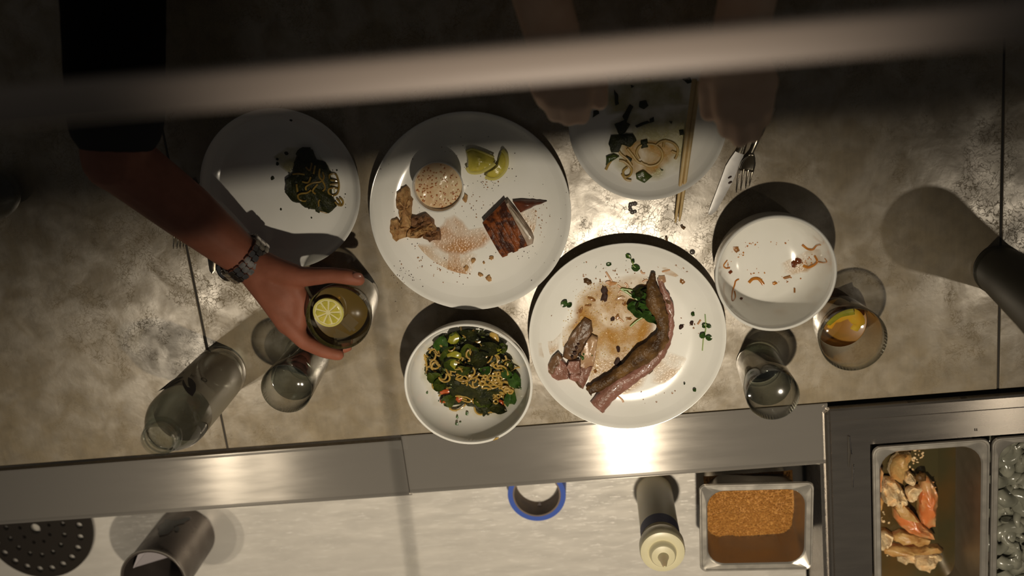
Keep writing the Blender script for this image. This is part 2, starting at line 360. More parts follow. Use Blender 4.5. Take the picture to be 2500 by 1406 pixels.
def film_mat(name, col, amax, scale=40, lo=.4, hi=.62, rough=.15, col2=None, bump=.5, bscale=500):
    """a thin liquid film, patchy at its own edges"""
    m, nt, b = new_mat(name); N = nt.nodes; L = nt.links
    tc = N.new('ShaderNodeTexCoord')
    n = N.new('ShaderNodeTexNoise'); n.inputs['Scale'].default_value = scale; n.inputs['Detail'].default_value = 5
    L.new(tc.outputs['Object'], n.inputs['Vector'])
    mr = N.new('ShaderNodeMapRange'); L.new(n.outputs['Fac'], mr.inputs[0]); mr.inputs[1].default_value = lo; mr.inputs[2].default_value = hi; mr.inputs[3].default_value = 0; mr.inputs[4].default_value = amax
    at = N.new('ShaderNodeAttribute'); at.attribute_name = 'edge'
    ml = N.new('ShaderNodeMath'); ml.operation = 'MULTIPLY'; L.new(mr.outputs[0], ml.inputs[0]); L.new(at.outputs['Fac'], ml.inputs[1])
    L.new(ml.outputs[0], b.inputs['Alpha'])
    b.inputs['Base Color'].default_value = (*col, 1); b.inputs['Roughness'].default_value = rough
    n2 = N.new('ShaderNodeTexNoise'); n2.inputs['Scale'].default_value = bscale; n2.inputs['Detail'].default_value = 2; L.new(tc.outputs['Object'], n2.inputs['Vector'])
    bp = N.new('ShaderNodeBump'); bp.inputs['Strength'].default_value = bump; bp.inputs['Distance'].default_value = .002; L.new(n2.outputs['Fac'], bp.inputs['Height']); L.new(bp.outputs[0], b.inputs['Normal'])
    if col2:
        r = N.new('ShaderNodeValToRGB'); r.color_ramp.elements[0].position = .4; r.color_ramp.elements[1].position = .65
        r.color_ramp.elements[0].color = (*col, 1); r.color_ramp.elements[1].color = (*col2, 1); L.new(n.outputs['Fac'], r.inputs['Fac']); L.new(r.outputs[0], b.inputs['Base Color'])
    return m
mOil = film_mat('golden_pan_juice', (.66, .40, .12), .9, 26, .26, .64, .10, (.46, .22, .03), 1.0, 420)
mOil2 = film_mat('brown_juice', (.60, .31, .10), .85, 18, .26, .68, .2, (.48, .21, .05), .6, 300)
mOil3 = film_mat('faint_juice', (.62, .40, .20), .6, 25, .32, .68, .2, None, .4, 300)
mOilG = film_mat('yellow_oil', (.46, .40, .10), .55, 25, .3, .6, .12, None, .8, 350)
def film(name, pts, z, m_, parent=None, label=None, cat=None, zf=None, group=None):
    """thin film sheet: rings with a fade attribute so that it thins out at its rim"""
    pts = [Vector(p) for p in pts]; ds = []
    for i, p in enumerate(pts):
        q = pts[(i + 1) % len(pts)]; n = max(1, int((q - p).length / .005)); ds += [p.lerp(q, k / n) for k in range(n)]
    n = len(ds); cen = sum(ds, Vector()) / n; mm = M(); ed = []; rings = [1, .9, .78, .6, .4, .2]
    for k, s_ in enumerate(rings):
        for p in ds:
            q = cen.lerp(p, s_); mm.v.append((q.x, q.y, z + (zf(q.x, q.y) if zf else 0) + .0003 * min(k, 1))); ed.append(min(1, k / 2))
    for k in range(len(rings) - 1):
        for i in range(n): j = (i + 1) % n; mm.f.append((k * n + i, k * n + j, (k + 1) * n + j, (k + 1) * n + i)); mm.mi.append(0)
    mm.f.append(tuple((len(rings) - 1) * n + i for i in range(n))); mm.mi.append(0)
    o = make(name, mm, m_, parent, True)
    a = o.data.attributes.new('edge', 'FLOAT', 'POINT'); a.data.foreach_set('value', ed)
    if label: tag(o, label, cat, group, 'stuff')
    return o

# ---------------------------------------------------------------- setting
boxes('floor', [((-3, -3, -1.08), (3, 3, -1.05))], mFloor)['kind'] = 'structure'
CE = -0.657                                     # front edge of the zinc counter
c = thing('bar_counter', 'long worn grey metal bar counter top with a steel nosing along its kitchen edge', 'counter', (0, -.3, -.04))
for x0, x1 in ((-1.9, -.6325), (-.6295, .5635), (.5665, 1.9)):
    boxes('slab', [((x0, CE + .001, -.04), (x1, .16, 0))], mCounter, c, bevel=.0012)
for x in (-.631, .565): boxes('joint_filler', [((x - .003, CE + .002, -.035), (x + .003, .158, -.0008))], mGap, c)
# base under the counter, set back
boxes('base_panel', [((-1.9, -.60, -1.05), (1.9, -.02, -.042))], mBoard, c)
def nosing(x0, x1, y0, y1):
    m = M()
    prof = [(y0, -.004), (y0, .0015), (y0 - .002, .0022), (y0 - .006, .0012), (y1 + .006, .0008), (y1 + .003, .0026), (y1, .0016), (y1 - .001, -.003), (y1 - .009, -.018), (y1 - .0105, -.018), (y1 - .0105, -.021), (y1 + .012, -.021), (y1 + .012, -.010), (y0, -.010)]
    n = len(prof)
    vs_ = [(x, a, b) for x in (x0, x1) for a, b in prof]
    fs = [(i, (i + 1) % n, n + (i + 1) % n, n + i) for i in range(n)] + [tuple(range(n))[::-1], tuple(range(n, 2 * n))]
    m.add(vs_, fs); o = make('nosing_strip', m, mStrip, c, True, smooth=False); return o
nosing(-1.9, -.348, CE - .007, CE - .103)
nosing(-.3465, .3135, CE, CE - .1)
boxes('refraction_step_gap', [((-.3485, CE - .101, -.008), (-.346, CE, -.001))], mGap, c)  # added gap; the nosing is split and offset to stand in for glass refraction
# added board, out of view, placed to keep the lamps off the guests' side
YB = -0.180; zb = .80; yb = YB + (LY - YB) * zb / LZ
o = boxes('light_baffle_1', [((-2.6, yb - .02, zb), (2.6, yb, 1.52))], mBoard); o['kind'] = 'structure'

TZ = -.13                                        # kitchen-side table level
t = thing('work_table', 'scratched stainless steel kitchen table one step below the counter nosing', 'table', (0, -1, TZ))
boxes('table_top', [((-1.9, -1.6, TZ - .03), (.296, -.62, TZ))], mTable, t)
boxes('table_shelf', [((-1.9, -1.6, -.9), (.296, -.62, -.87))], mTable, t)
for x in (-1.85, .25):
    for y in (-1.55, -.66):
        boxes('leg', [((x - .02, y - .02, -1.05), (x + .02, y + .02, TZ - .03))], mTable, t)

# ---- refrigerated rail on the right with its cut-out for pans
UZ = .010
u = thing('refrigerated_rail', 'brushed steel refrigerated prep rail with cut-out for food pans, right of the nosing', 'fridge', (.8, -1, -.05))
PX0, PX1, PY0 = .374, 1.10, -.727
boxes('top_frame', [((.316, PY0, UZ - .012), (1.6, -.684, UZ - .001)), ((.316, -1.6, UZ - .012), (PX0, PY0, UZ - .001)), ((PX1, -1.6, UZ - .012), (1.6, PY0, UZ - .001))], mUnit, u)
def bead(name, pts, r, m_, par, flat=1): mm = M(); mm.tube(pts, r, 8, flat); return make(name, mm, m_, par, True)
bm_ = M(); bm_.box((.312, -.684, UZ - .012), (1.6, -.6625, UZ + .004))
make('raised_lip', bm_, mUnit, u, True, smooth=False).modifiers.new('b', 'BEVEL').width = .0028
bm_ = M(); bm_.box((.307, -1.6, -.10), (.3165, -.668, UZ + .0015))
make('raised_lip', bm_, mUnit, u, True, smooth=False).modifiers.new('b', 'BEVEL').width = .0035
boxes('side_panel', [((.300, -1.6, -1.05), (.310, -.70, -.0)), ((1.59, -1.6, -1.05), (1.6, -.7, 0)), ((.3, -.712, -1.05), (1.6, -.70, -.012)), ((.31, -1.6, -.32), (1.59, -.712, -.30))], mUnit, u)
# little sliding catch near its left edge
cz = UZ
mm = M(); a = [P(2071, 1064, cz), P(2074, 1100, cz), P(2072, 1140, cz)]
mm.tube(a, [.0012, .0030, .0010], 8, .35); make('catch_slot', mm, mGap, u, True)
mm = M(); mm.tube([P(2074, 1066, cz + .002), P(2079, 1108, cz + .002)], .0012, 8); mm.tube([P(2084, 1136, cz + .002), P(2083, 1190, cz + .002)], [.0012, .0005], 8); make('catch_pin', mm, mChrome, u, True)
mm = M()
for dx in (0, 4.5):
    mm.tube([P(2380 + dx, 1046, cz - .0006), P(2380.5 + dx, 1052, cz - .0006)], .0007, 6, .4)
make('stamped_mark', mm, mGap, u, True)

def rrect(x0, x1, y0, y1, r, n=6):
    pts = []
    for cx, cy, a0 in ((x1 - r, y1 - r, 0), (x0 + r, y1 - r, 90), (x0 + r, y0 + r, 180), (x1 - r, y0 + r, 270)):
        for k in range(n + 1):
            a = math.radians(a0 + 90 * k / n); pts.append((cx + r * math.cos(a), cy + r * math.sin(a)))
    return pts
def pan(name, label, x0, x1, y0, y1, top, depth, flange=.012, rc=.012, ri=.03, rz=0, group=None):
    cx, cy = (x0 + x1) / 2, (y0 + y1) / 2
    root = thing(name, label, 'pan', (cx, cy, top - depth), group, rz)
    hx, hy = (x1 - x0) / 2, (y1 - y0) / 2
    def ring(ex, r, z): return [(px, py, z) for px, py in rrect(-hx + ex, hx - ex, -hy + ex, hy - ex, r)]
    D = depth
    def build(rings, mt_, nm):
        mm = M(); n = len(rings[0]); vs_ = [v for r in rings for v in r]; fs = []
        for k in range(len(rings) - 1):
            for i in range(n): j = (i + 1) % n; fs.append((k * n + i, k * n + j, (k + 1) * n + j, (k + 1) * n + i))
        return mm.add(vs_, fs), n, len(rings)
    mm, n, k = build([ring(.001, rc, D - .006), ring(0, rc, D - .003), ring(.001, rc, D), ring(.003, rc, D), ring(.0045, rc * .9, D - .0015), ring(flange - .002, ri * .95, D - .0015), ring(flange, ri, D - .004)], None, '')
    make('rim', mm, mPan, root)
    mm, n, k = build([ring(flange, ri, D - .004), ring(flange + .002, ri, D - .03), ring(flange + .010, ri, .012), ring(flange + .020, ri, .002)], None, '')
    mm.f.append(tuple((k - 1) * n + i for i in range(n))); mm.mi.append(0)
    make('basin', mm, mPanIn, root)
    return root
pan('food_pan', 'deep steel pan holding orange crab pieces in the rail', .3755, .5495, -1.045, -.7285, UZ + .006, .15)
pan('food_pan', 'deep steel pan of raw peeled shrimp at the right edge', .5515, .7255, -1.045, -.7285, UZ + .006, .15, ri=.028)
pan('small_pan', 'small square steel pan of orange breadcrumbs on the kitchen table', .107, .283, -.927, -.774, .02, .15, .013, .010, .026, rz=-.05)
# breadcrumbs: an uneven bed with loose grains
mm = M(); nx = 60; g = []
bx0, bx1, by0, by1, bz = .124, .266, -.911, -.790, -.048
for i in range(nx + 1):
    for j in range(nx + 1):
        x = bx0 + (bx1 - bx0) * i / nx; y = by0 + (by1 - by0) * j / nx
        g.append((x, y, bz + .0016 * noise.noise(Vector((x * 300, y * 300, 1))) + .003 * noise.noise(Vector((x * 40, y * 40, 2))) - .012 * max(0, (-.86 - y)) / .05))
mm.add(g, [(i * (nx + 1) + j, (i + 1) * (nx + 1) + j, (i + 1) * (nx + 1) + j + 1, i * (nx + 1) + j + 1) for i in range(nx) for j in range(nx)])
for k in range(3800):
    x = R_.uniform(bx0 + .003, bx1 - .003); y = R_.uniform(by0 + .003, by1 - .003); s_ = R_.uniform(.0006, .0015)
    z = bz + .001 + .003 * noise.noise(Vector((x * 40, y * 40, 2))) - .012 * max(0, (-.86 - y)) / .05 + R_.uniform(-.0005, .001)
    a = R_.uniform(0, PI); dx, dy = s_ * math.cos(a), s_ * math.sin(a)
    mm.add([(x - dx * 1.6, y - dy * 1.6, z), (x + dy, y - dx, z - s_ * .3), (x + dx * 1.6, y + dy * 1.6, z + s_ * .3), (x - dy, y + dx, z), (x, y, z + s_)], [(0, 1, 4), (1, 2, 4), (2, 3, 4), (3, 0, 4), (3, 2, 1, 0)])
tag(make('breadcrumbs', mm, mCrumb, None, True, smooth=False), 'toasted orange breadcrumbs filling the small square pan', 'breadcrumbs', kind='stuff')

# ---- crab pieces
def KC(x, y): return 2100 + x / 4.392, 1080 + y / 4.392
def pw(lst, f, z): return [P(*f(x, y), z) for x, y in lst]
def piece(name, label, cat, pts, f, z, h, m_, dome=.4, amp=.3, side=None, group=None, seed=1, edge=.9, parts=None, fr=120):
    mm = M(); mm.slab(pw(pts, f, z), h, z, dome, amp, edge, 0, 1 if side else None, seed, fr)
    o = make(name, mm, [m_, side] if side else m_, None, True)
    if label: tag(o, label, cat, group)
    return o
cz = -.075
g = 'crab pieces in the steel pan'
o = piece('crab_claw', 'long orange spiny crab leg segment standing at right of the crab heap', 'crab', [(640, 330), (700, 330), (760, 400), (800, 500), (795, 620), (785, 750), (770, 860), (710, 880), (630, 820), (605, 740), (605, 560), (620, 440)], KC, cz, .022, mCrab, .5, .25, mCrabY, g, 3)
mm = M()
for (x, y) in ((775, 430), (795, 485), (803, 535), (800, 590), (795, 640), (785, 700), (640, 325), (740, 880)):
    a = P(*KC(x, y), cz + .012); b_ = P(*KC(x + 22, y - 6), cz + .014); mm.tube([a, b_], [.0022, .0003], 6)
make('spine', mm, mCrab, o, True)['kind'] = 'stuff'
mm = M(); mm.blob(P(*KC(650, 375), cz + .018), .009, .008, .006, 0, .4, 5); make('joint_meat', mm, mCharM, o, True)
o = piece('crab_claw', 'split crab leg shell lying diagonally in the middle of the crab pan', 'crab', [(340, 680), (470, 650), (560, 740), (650, 850), (760, 940), (780, 990), (640, 970), (500, 920), (400, 850), (340, 770)], KC, cz, .02, mCrab, .5, .3, mCrabY, g, 4)
mm = M(); mm.slab(pw([(370, 690), (470, 670), (560, 760), (630, 850), (520, 830), (420, 790)], KC, cz + .022), .006, None, .3, .4); make('shell_lining', mm, mCrabY, o, True)
o = piece('crab_piece', 'flat orange crab leg shell under the diagonal claw', 'crab', [(330, 960), (420, 920), (520, 940), (640, 980), (740, 1000), (720, 1060), (600, 1075), (540, 1045), (420, 1050), (340, 1010)], KC, cz - .004, .016, mCrabY, .4, .3, mCrab, g, 5)
o = piece('crab_piece', 'long orange crab leg with pale torn ends near the bottom of the heap', 'crab', [(235, 1100), (350, 1065), (520, 1085), (680, 1080), (820, 1070), (870, 1120), (850, 1145), (640, 1130), (540, 1160), (400, 1150), (300, 1180), (240, 1150)], KC, cz - .008, .018, mCrabY, .4, .35, mCrab, g, 6)
o = piece('crab_meat', 'lump of pale pink crab meat at the lower end of the heap', 'crab', [(380, 1190), (470, 1170), (560, 1160), (570, 1240), (470, 1255), (390, 1250)], KC, cz - .01, .014, mCrabM, .5, .6, None, g, 7)
o = piece('crab_meat', 'round knuckle of yellowish crab meat lowest in the crab pan', 'crab', [(540, 1200), (640, 1150), (760, 1140), (840, 1170), (780, 1260), (700, 1325), (600, 1310), (545, 1260)], KC, cz - .012, .022, mCrabM, .6, .6, None, g, 8)
o = piece('crab_meat', 'tan flap of crab at the upper left corner of the pan', 'crab', [(330, 150), (400, 95), (520, 85), (500, 150), (480, 240), (470, 320), (410, 390), (320, 350), (290, 290), (300, 220)], KC, cz, .02, mCrabY, .5, .5, mCrabM, g, 9)
o = piece('crab_meat', 'shredded white crab meat on the left side of the heap', 'crab', [(250, 350), (340, 370), (400, 420), (450, 510), (480, 600), (420, 650), (330, 640), (230, 590), (215, 470)], KC, cz + .002, .022, mCrabM, .5, .8, None, g, 10)
o = piece('crab_meat', 'small white crab knuckle between the tan flap and the spiny leg', 'crab', [(450, 350), (510, 290), (570, 340), (580, 390), (520, 420), (460, 390)], KC, cz + .002, .016, mCrabM, .6, .6, None, g, 11)
o = piece('crab_meat', 'smooth pale crab chunk touching the top of the spiny leg', 'crab', [(480, 480), (560, 440), (640, 450), (610, 520), (560, 600), (500, 600), (475, 540)], KC, cz + .002, .016, mCrabM, .6, .4, None, g, 12)
o = piece('crab_piece', 'thin bright orange shell sliver against the pan wall', 'crab', [(215, 260), (240, 300), (215, 400), (215, 520), (190, 520), (195, 380)], KC, cz + .012, .008, mCrab, .3, .1, None, g, 13)
o = piece('crab_meat', 'yellow crab piece tucked in the left wall below the claws', 'crab', [(165, 920), (260, 910), (330, 960), (310, 1040), (220, 1110), (160, 1090)], KC, cz - .004, .02, mCrabM, .5, .5, mCrabY, g, 14)
o = piece('crab_piece', 'pale shell strip along the left pan wall', 'crab', [(190, 540), (240, 600), (220, 700), (175, 770), (180, 640)], KC, cz, .01, mCrabY, .3, .2, None, g, 15)
mm = M()
for k in range(60):
    x, y = R_.choice([(580, 200), (460, 620), (330, 1200), (640, 110), (220, 820), (300, 600), (420, 640)]); p = P(*KC(x + R_.gauss(0, 35), y + R_.gauss(0, 40)), cz - .004)
    mm.blob(p, R_.uniform(.001, .003), R_.uniform(.001, .003), .0012, R_.uniform(0, 3), .4, k, 1)
tag(make('crab_shreds', mm, mCrabM, None, True), 'loose shreds of crab meat around the heap in the pan', 'crab', kind='stuff')
mm = M(); mm.box((.392, -1.03, -.105), (.533, -.745, -.080)); 
tag(make('brine', mm, mat('dark_brine', (.10, .055, .015), .15, col2=(.06, .05, .02), nscale=12), None, True, smooth=False), 'shallow brown liquid in the bottom of the crab pan', 'liquid', kind='stuff')
# ---- shrimp
def shrimp_mesh():
    mm = M(); pts = []; rr = []
    for k in range(12):
        a = PI * 1.25 * k / 11; r = .0105 + .002 * math.sin(a); pts.append((r * math.cos(a), r * math.sin(a), .0015 * math.sin(a * 2))); rr.append(.0082 * (1 - .76 * (k / 11) ** 1.4) * (.75 + .25 * min(1, k / 2)))
    rr = [r * (1.06 if i % 2 else .97) for i, r in enumerate(rr)]
    return mm.tube(pts, rr, 10, .85)
sh0 = None; k = 0
for lay in range(3):
    for i in range(6):
        for j in range(10):
            x = .583 + i * .024 + (j % 2) * .010 + R_.uniform(-.004, .004); y = -.750 - j * .030 + R_.uniform(-.004, .004); z = -.058 + lay * .011 + R_.uniform(-.002, .003)
            if x > .698 or (lay == 2 and R_.random() < .25): continue
            if lay < 1 and x > .64: continue
            if sh0 is None:
                sh0 = o = make('shrimp', shrimp_mesh(), mShrimp)
            else:
                o = sh0.copy(); C.objects.link(o)
            tag(o, 'raw peeled grey shrimp curled in the pan at the right edge', 'shrimp', 'raw shrimp in the right hand pan')
            o.location = (x, y, z); o.rotation_euler = (R_.uniform(-.5, .5), R_.uniform(-.5, .5), R_.uniform(0, 6.28)); sc_ = R_.uniform(1.35, 1.7); o.scale = (sc_,) * 3
mm = M(); mm.box((.570, -1.03, -.12), (.707, -.748, -.060)); tag(make('shrimp_layer', mm, mShrimp, None, True), 'lower bed of packed raw shrimp in the right hand pan', 'shrimp', kind='stuff')

# ---- squeeze bottle
sb = thing('squeeze_bottle', 'cream plastic squeeze bottle with pointed nozzle standing beside the breadcrumb pan', 'bottle', (.0452, -.8502, TZ))
mm = M(); mm.lathe([(0.0001, .002), (.026, 0), (.0300, .004), (.0305, .03), (.0305, .15), (.0305, .165), (.028, .178), (.027, .184)], 48); make('body', mm, mBody, sb)
mm = M(); mm.lathe_open([(.03085, .138), (.03085, .165)], 48); make('tape_band', mm, mBlueD, sb)
mm = M(); mm.lathe([(.0335, .178), (.0347, .181), (.0347, .199), (.0335, .2035), (.024, .2065), (.0215, .2055), (.0205, .2065), (.0195, .2140), (.0175, .217), (.008, .219)], 48); cp = make('cap', mm, mCream, sb)
mm = M(); mm.lathe([(.0095, .214), (.0085, .219), (.0062, .226), (.0035, .241), (.0018, .246)], 24); make('nozzle', mm, mBody, cp)
# ---- tape roll
tr = thing('tape_roll', 'roll of blue masking tape lying flat half hidden by the nosing', 'tape', (-.1519, -.8195, TZ))
mm = M(); mm.lathe([(.0405, 0), (.0488, 0), (.0490, .001), (.0490, .047), (.0486, .048), (.0405, .048)], 64, closed=True); make('tape', mm, mBlueT, tr)
mm = M(); mm.lathe([(.0378, .0005), (.0405, .0005), (.0405, .0478), (.0378, .0478)], 64, closed=True); make('core', mm, mCore, tr)
mm = M(); mm.add([(-.004, -.0378, .016), (.003, -.0378, .017), (0, -.0375, .004)], [(0, 1, 2)]); mm.add([(-.004, -.0365, .016), (.003, -.0365, .017), (0, -.036, .004)], [(0, 2, 1)]); make('torn_corner', mm, mPaper, tr)
# ---- perforated disc
cu = bpy.data.curves.new('disc', 'CURVE'); cu.dimensions = '2D'; cu.fill_mode = 'BOTH'; cu.extrude = .0025; cu.bevel_depth = .0006
def circ(x, y, r, n=20):
    s_ = cu.splines.new('POLY'); s_.points.add(n - 1)
    for i in range(n): a = 2 * PI * i / n; s_.points[i].co = (x + r * math.cos(a), y + r * math.sin(a), 0, 1)
    s_.use_cyclic_u = True
circ(0, 0, .102, 72); circ(-.004, -.003, .0105)
for rad, n, hr, off in ((.028, 9, .0038, .2), (.054, 15, .0052, .1), (.083, 22, .0068, .0)):
    for i in range(n): a = 2 * PI * i / n + off; circ(-.004 + rad * math.cos(a), -.003 + rad * math.sin(a), hr)
tmp = bpy.data.objects.new('t', cu); C.objects.link(tmp); dg = bpy.context.evaluated_depsgraph_get()
me = bpy.data.meshes.new_from_object(tmp.evaluated_get(dg)); bpy.data.objects.remove(tmp)
dr = thing('drain_mat', 'black perforated round plastic mat at the lower left corner', 'mat', (-1.0608, -.8328, TZ + .004))
me.materials.clear(); me.materials.append(mBlackP); d = bpy.data.objects.new('perforated_disc', me); C.objects.link(d); d.location = (0, 0, .0035); d.parent = dr
for i in range(3):
    mm = M(); a = i * 2.1 + .5; mm.lathe([(.006, 0), (.005, .004)], 12, c=(.068 * math.cos(a), .068 * math.sin(a), -.004)); make('foot', mm, mBlackP, dr)
# ---- dark steel canister
kp = P(375, 1415, .02)
k = thing('canister', 'dark steel canister with a running animal emblem under the counter nosing', 'canister', (kp.x, kp.y, TZ))
KR = .0530
mm = M(); mm.lathe([(.0001, 0), (KR - .003, 0), (KR, .003), (KR, .143), (KR + .003, .1455), (KR + .0032, .150), (KR + .001, .1515), (KR - .002, .150), (KR - .0025, .147), (KR - .0025, .006), (.0001, .005)], 64); make('body', mm, mDarkSteel, k)
mm = M(); mm.tube([(0, 0, 0)] * 2, .001) if False else mm.lathe([(KR + .0022, .1485), (KR + .0034, .1505), (KR + .0022, .1525), (KR + .001, .1505)], 64, closed=True); make('rim', mm, mPan, k)
def on_cyl(px, py, cx, cy, r, near=True):
    d = RW @ _cv(px, py); ox, oy = CAMP.x - cx, CAMP.y - cy
    A = d.x ** 2 + d.y ** 2; B = 2 * (ox * d.x + oy * d.y); Cc = ox * ox + oy * oy - r * r; D = B * B - 4 * A * Cc
    D = max(D, 0); t = (-B - math.sqrt(D)) / (2 * A); return CAMP + d * t
def decal(name, pts, cx, cy, r, m_, par, rings=(1, .8, .55, .3)):
    ds = []
    for i, (x, y) in enumerate(pts):
        x2, y2 = pts[(i + 1) % len(pts)]; n = max(1, int(math.hypot(x2 - x, y2 - y) / 2)); ds += [(x + (x2 - x) * k_ / n, y + (y2 - y) * k_ / n) for k_ in range(n)]
    n = len(ds); mx, my = sum(a for a, b in ds) / n, sum(b for a, b in ds) / n
    vs_ = [on_cyl(mx + (x - mx) * s_, my + (y - my) * s_, cx, cy, r) for s_ in rings for x, y in ds]
    fs = [(k_ * n + i, k_ * n + (i + 1) % n, (k_ + 1) * n + (i + 1) % n, (k_ + 1) * n + i) for k_ in range(len(rings) - 1) for i in range(n)] + [tuple((len(rings) - 1) * n + i for i in range(n))]
    mm = M(); mm.add(vs_, fs); return make(name, mm, m_, par, True)
def KB(x, y): return 240 + x / 6.58, 1240 + y / 6.58
em = [(1110, 170), (1160, 195), (1290, 190), (1400, 150), (1470, 150), (1480, 182), (1410, 210), (1380, 245), (1290, 262), (1250, 280), (1215, 300), (1200, 350), (1150, 380), (1130, 410), (1060, 430), (990, 440), (970, 390), (985, 350), (960, 330), (980, 280), (1050, 230), (1070, 190)]
em2 = [(1240, 290), (1275, 285), (1305, 330), (1295, 370), (1250, 380), (1220, 350), (1230, 320)]
mx, my = 1180, 290
oe = decal('emblem_outline', [KB(mx + (x - mx) * 1.07, my + (y - my) * 1.10) for x, y in em], kp.x, kp.y, KR + .0004, mat('dull_grey_line', (.16, .125, .11), .5), k)
decal('emblem', [KB(x, y) for x, y in em], kp.x, kp.y, KR + .0008, mat('black_emblem', (.008, .010, .012), .4), k)
decal('emblem', [KB(x, y) for x, y in em2], kp.x, kp.y, KR + .0008, mat('black_emblem_b', (.008, .010, .012), .4), k)
card = M(); a = [P(309, 1365, -.005), P(330, 1343, -.005), P(351, 1343, -.005), P(358, 1375, -.03), P(378, 1425, -.05), P(315, 1425, -.05)]
a = [Vector((kp.x - .040, kp.y - .020, -.10)), Vector((kp.x - .044, kp.y + .010, -.005)), Vector((kp.x - .028, kp.y + .036, .0)), Vector((kp.x - .012, kp.y + .044, -.01)), Vector((kp.x + .004, kp.y - .02, -.10))]
card.add([(*v,) for v in a] + [(v.x + .0006, v.y - .0006, v.z) for v in a], [(0, 1, 2, 3, 4), (9, 8, 7, 6, 5)] + [(i, 5 + i, 5 + (i + 1) % 5, (i + 1) % 5) for i in range(5)])
tag(make('folded_card', card, mPaper, None, True, smooth=False), 'pale grey card standing inside the dark canister', 'card')

# ---------------------------------------------------------------- crockery
def plate_prof(R, h):
    return [(.0001, .003), (R * .42, .003), (R * .44, 0), (R * .50, 0), (R * .52, .003), (R * .72, .006), (R * .90, h * .62), (R * .985, h - .003), (R, h - .0008), (R * .996, h), (R * .985, h - .0002), (R * .955, h - .0035), (R * .86, h * .46), (R * .74, .0085), (R * .64, .0068), (R * .3, .0062), (.0001, .006)]
def plate(label, c, R, h, name='plate', group=None):
    mm = M(); mm.lathe(plate_prof(R, h), 96); o = make(name, mm, mPorc); o.location = (c[0], c[1], 0); return tag(o, label, 'plate', group)
def pz(c, R, h):                                 # height of the plate's upper face
    prof = plate_prof(R, h)[9:][::-1]
    def f(x, y):
        r = math.hypot(x - c[0], y - c[1])
        for (r0, z0), (r1, z1) in zip(prof, prof[1:]):
            if r <= r1: return z0 + (z1 - z0) * (r - r0) / (r1 - r0) if r1 > r0 else z1
        return h
    return f
def bowl_prof(R, h, rb, st=.9):
    o_ = [(.0001, .004), (rb * .8, .004), (rb * .84, 0), (rb * .98, 0), (rb, .003)]
    n = 9
    for k in range(1, n + 1): a = PI / 2 * k / n; o_.append((rb + (R - rb) * math.sin(a) ** st, .003 + (h - .003) * (1 - math.cos(a)) ** .85))
    i_ = [(R - .0012, h + .0012), (R - .0034, h + .0004)]
    for k in range(n, 0, -1): a = PI / 2 * k / n; i_.append((rb * .9 + (R - .0045 - rb * .9) * math.sin(a) ** st, .008 + (h - .010) * (1 - math.cos(a)) ** .85))
    return o_ + i_ + [(rb * .6, .0075), (.0001, .007)]
C1, R1 = (-.4644, -.2446), .1190; C2, R2 = (-.191, -.3054), .1468; C3, R3 = (.0741, -.2015), .1110; C4, R4 = (.0196, -.517), .1462
plate('white coupe plate with dark noodles at left, half in shadow under the forearm', C1, R1, .025)
plate('large white plate holding a ramekin, lemon wedges and roast meat', C2, R2, .028)
plate('white plate under the chopsticks with smeared noodle remains', C3, R3, .025)
plate('large white plate with a curved rib bone and golden juices', C4, R4, .028)
Z1, Z2, Z3, Z4 = pz(C1, R1, .025), pz(C2, R2, .028), pz(C3, R3, .025), pz(C4, R4, .028)
HB = .085; CB = P(1894, 669, HB); RB = .0846 * (1.5 - HB) / 1.435
mm = M(); mm.lathe(bowl_prof(RB, HB, .048, .55), 96); o = make('bowl', mm, mPorc); o.location = (CB.x, CB.y, 0); tag(o, 'nearly empty white bowl with brown sauce scraps at right', 'bowl')
HN = .075; CN = P(1143, 940, HN); RN = .0958 * (1.5 - HN) / 1.435
mm = M(); mm.lathe(bowl_prof(RN, HN, .05, .8), 96); o = make('bowl', mm, mPorc); o.location = (CN.x, CN.y, 0); tag(o, 'white bowl full of noodles and dark greens at the nosing edge', 'bowl')
def bz(c, R, h, rb, st=.9):
    prof = bowl_prof(R, h, rb, st); prof = prof[len(prof) // 2:][::-1]
    def f(x, y):
        r = math.hypot(x - c[0], y - c[1])
        for (r0, z0), (r1, z1) in zip(prof, prof[1:]):
            if r <= r1: return z0 + (z1 - z0) * (r - r0) / max(r1 - r0, 1e-6)
        return h
    return f
ZB, ZN = bz(CB, RB, HB, .048, .55), bz(CN, RN, HN, .05, .8)
def on(surf, px, py, it=6):                      # where the line of a photo point meets a dish's surface
    z = .01
    for _ in range(it * 3):
        p = P(px, py, z); z = z * .5 + surf(p.x, p.y) * .5
    return P(px, py, z)
RM = P(1069, 457, .052)
rk = thing('ramekin', 'small white ramekin of speckled cream sauce on the large plate', 'ramekin', (RM.x, RM.y, .0065))
mm = M(); mm.lathe([(.0001, .003), (.026, 0), (.029, .002), (.0355, .040), (.0368, .0455), (.0362, .0465), (.0350, .0460), (.0342, .043), (.0275, .006), (.0001, .005)], 64); make('cup', mm, mPorc, rk)
mm = M(); vs_ = [(0, 0, .0395)]; n = 40
for r_ in (.008, .016, .024, .030, .0338):
    for i in range(n):
        a = 2 * PI * i / n; vs_.append((r_ * math.cos(a), r_ * math.sin(a), .0385 + .0010 * noise.noise(Vector((r_ * math.cos(a) * 130, r_ * math.sin(a) * 130, 4))) + .002 * (r_ / .034) * math.sin(a)))
fs = [(0, 1 + i, 1 + (i + 1) % n) for i in range(n)] + [(1 + k_ * n + i, 1 + k_ * n + (i + 1) % n, 1 + (k_ + 1) * n + (i + 1) % n, 1 + (k_ + 1) * n + i) for k_ in range(4) for i in range(n)]
mm.add(vs_, fs); make('sauce', mm, mSauce, rk)
mm = M()
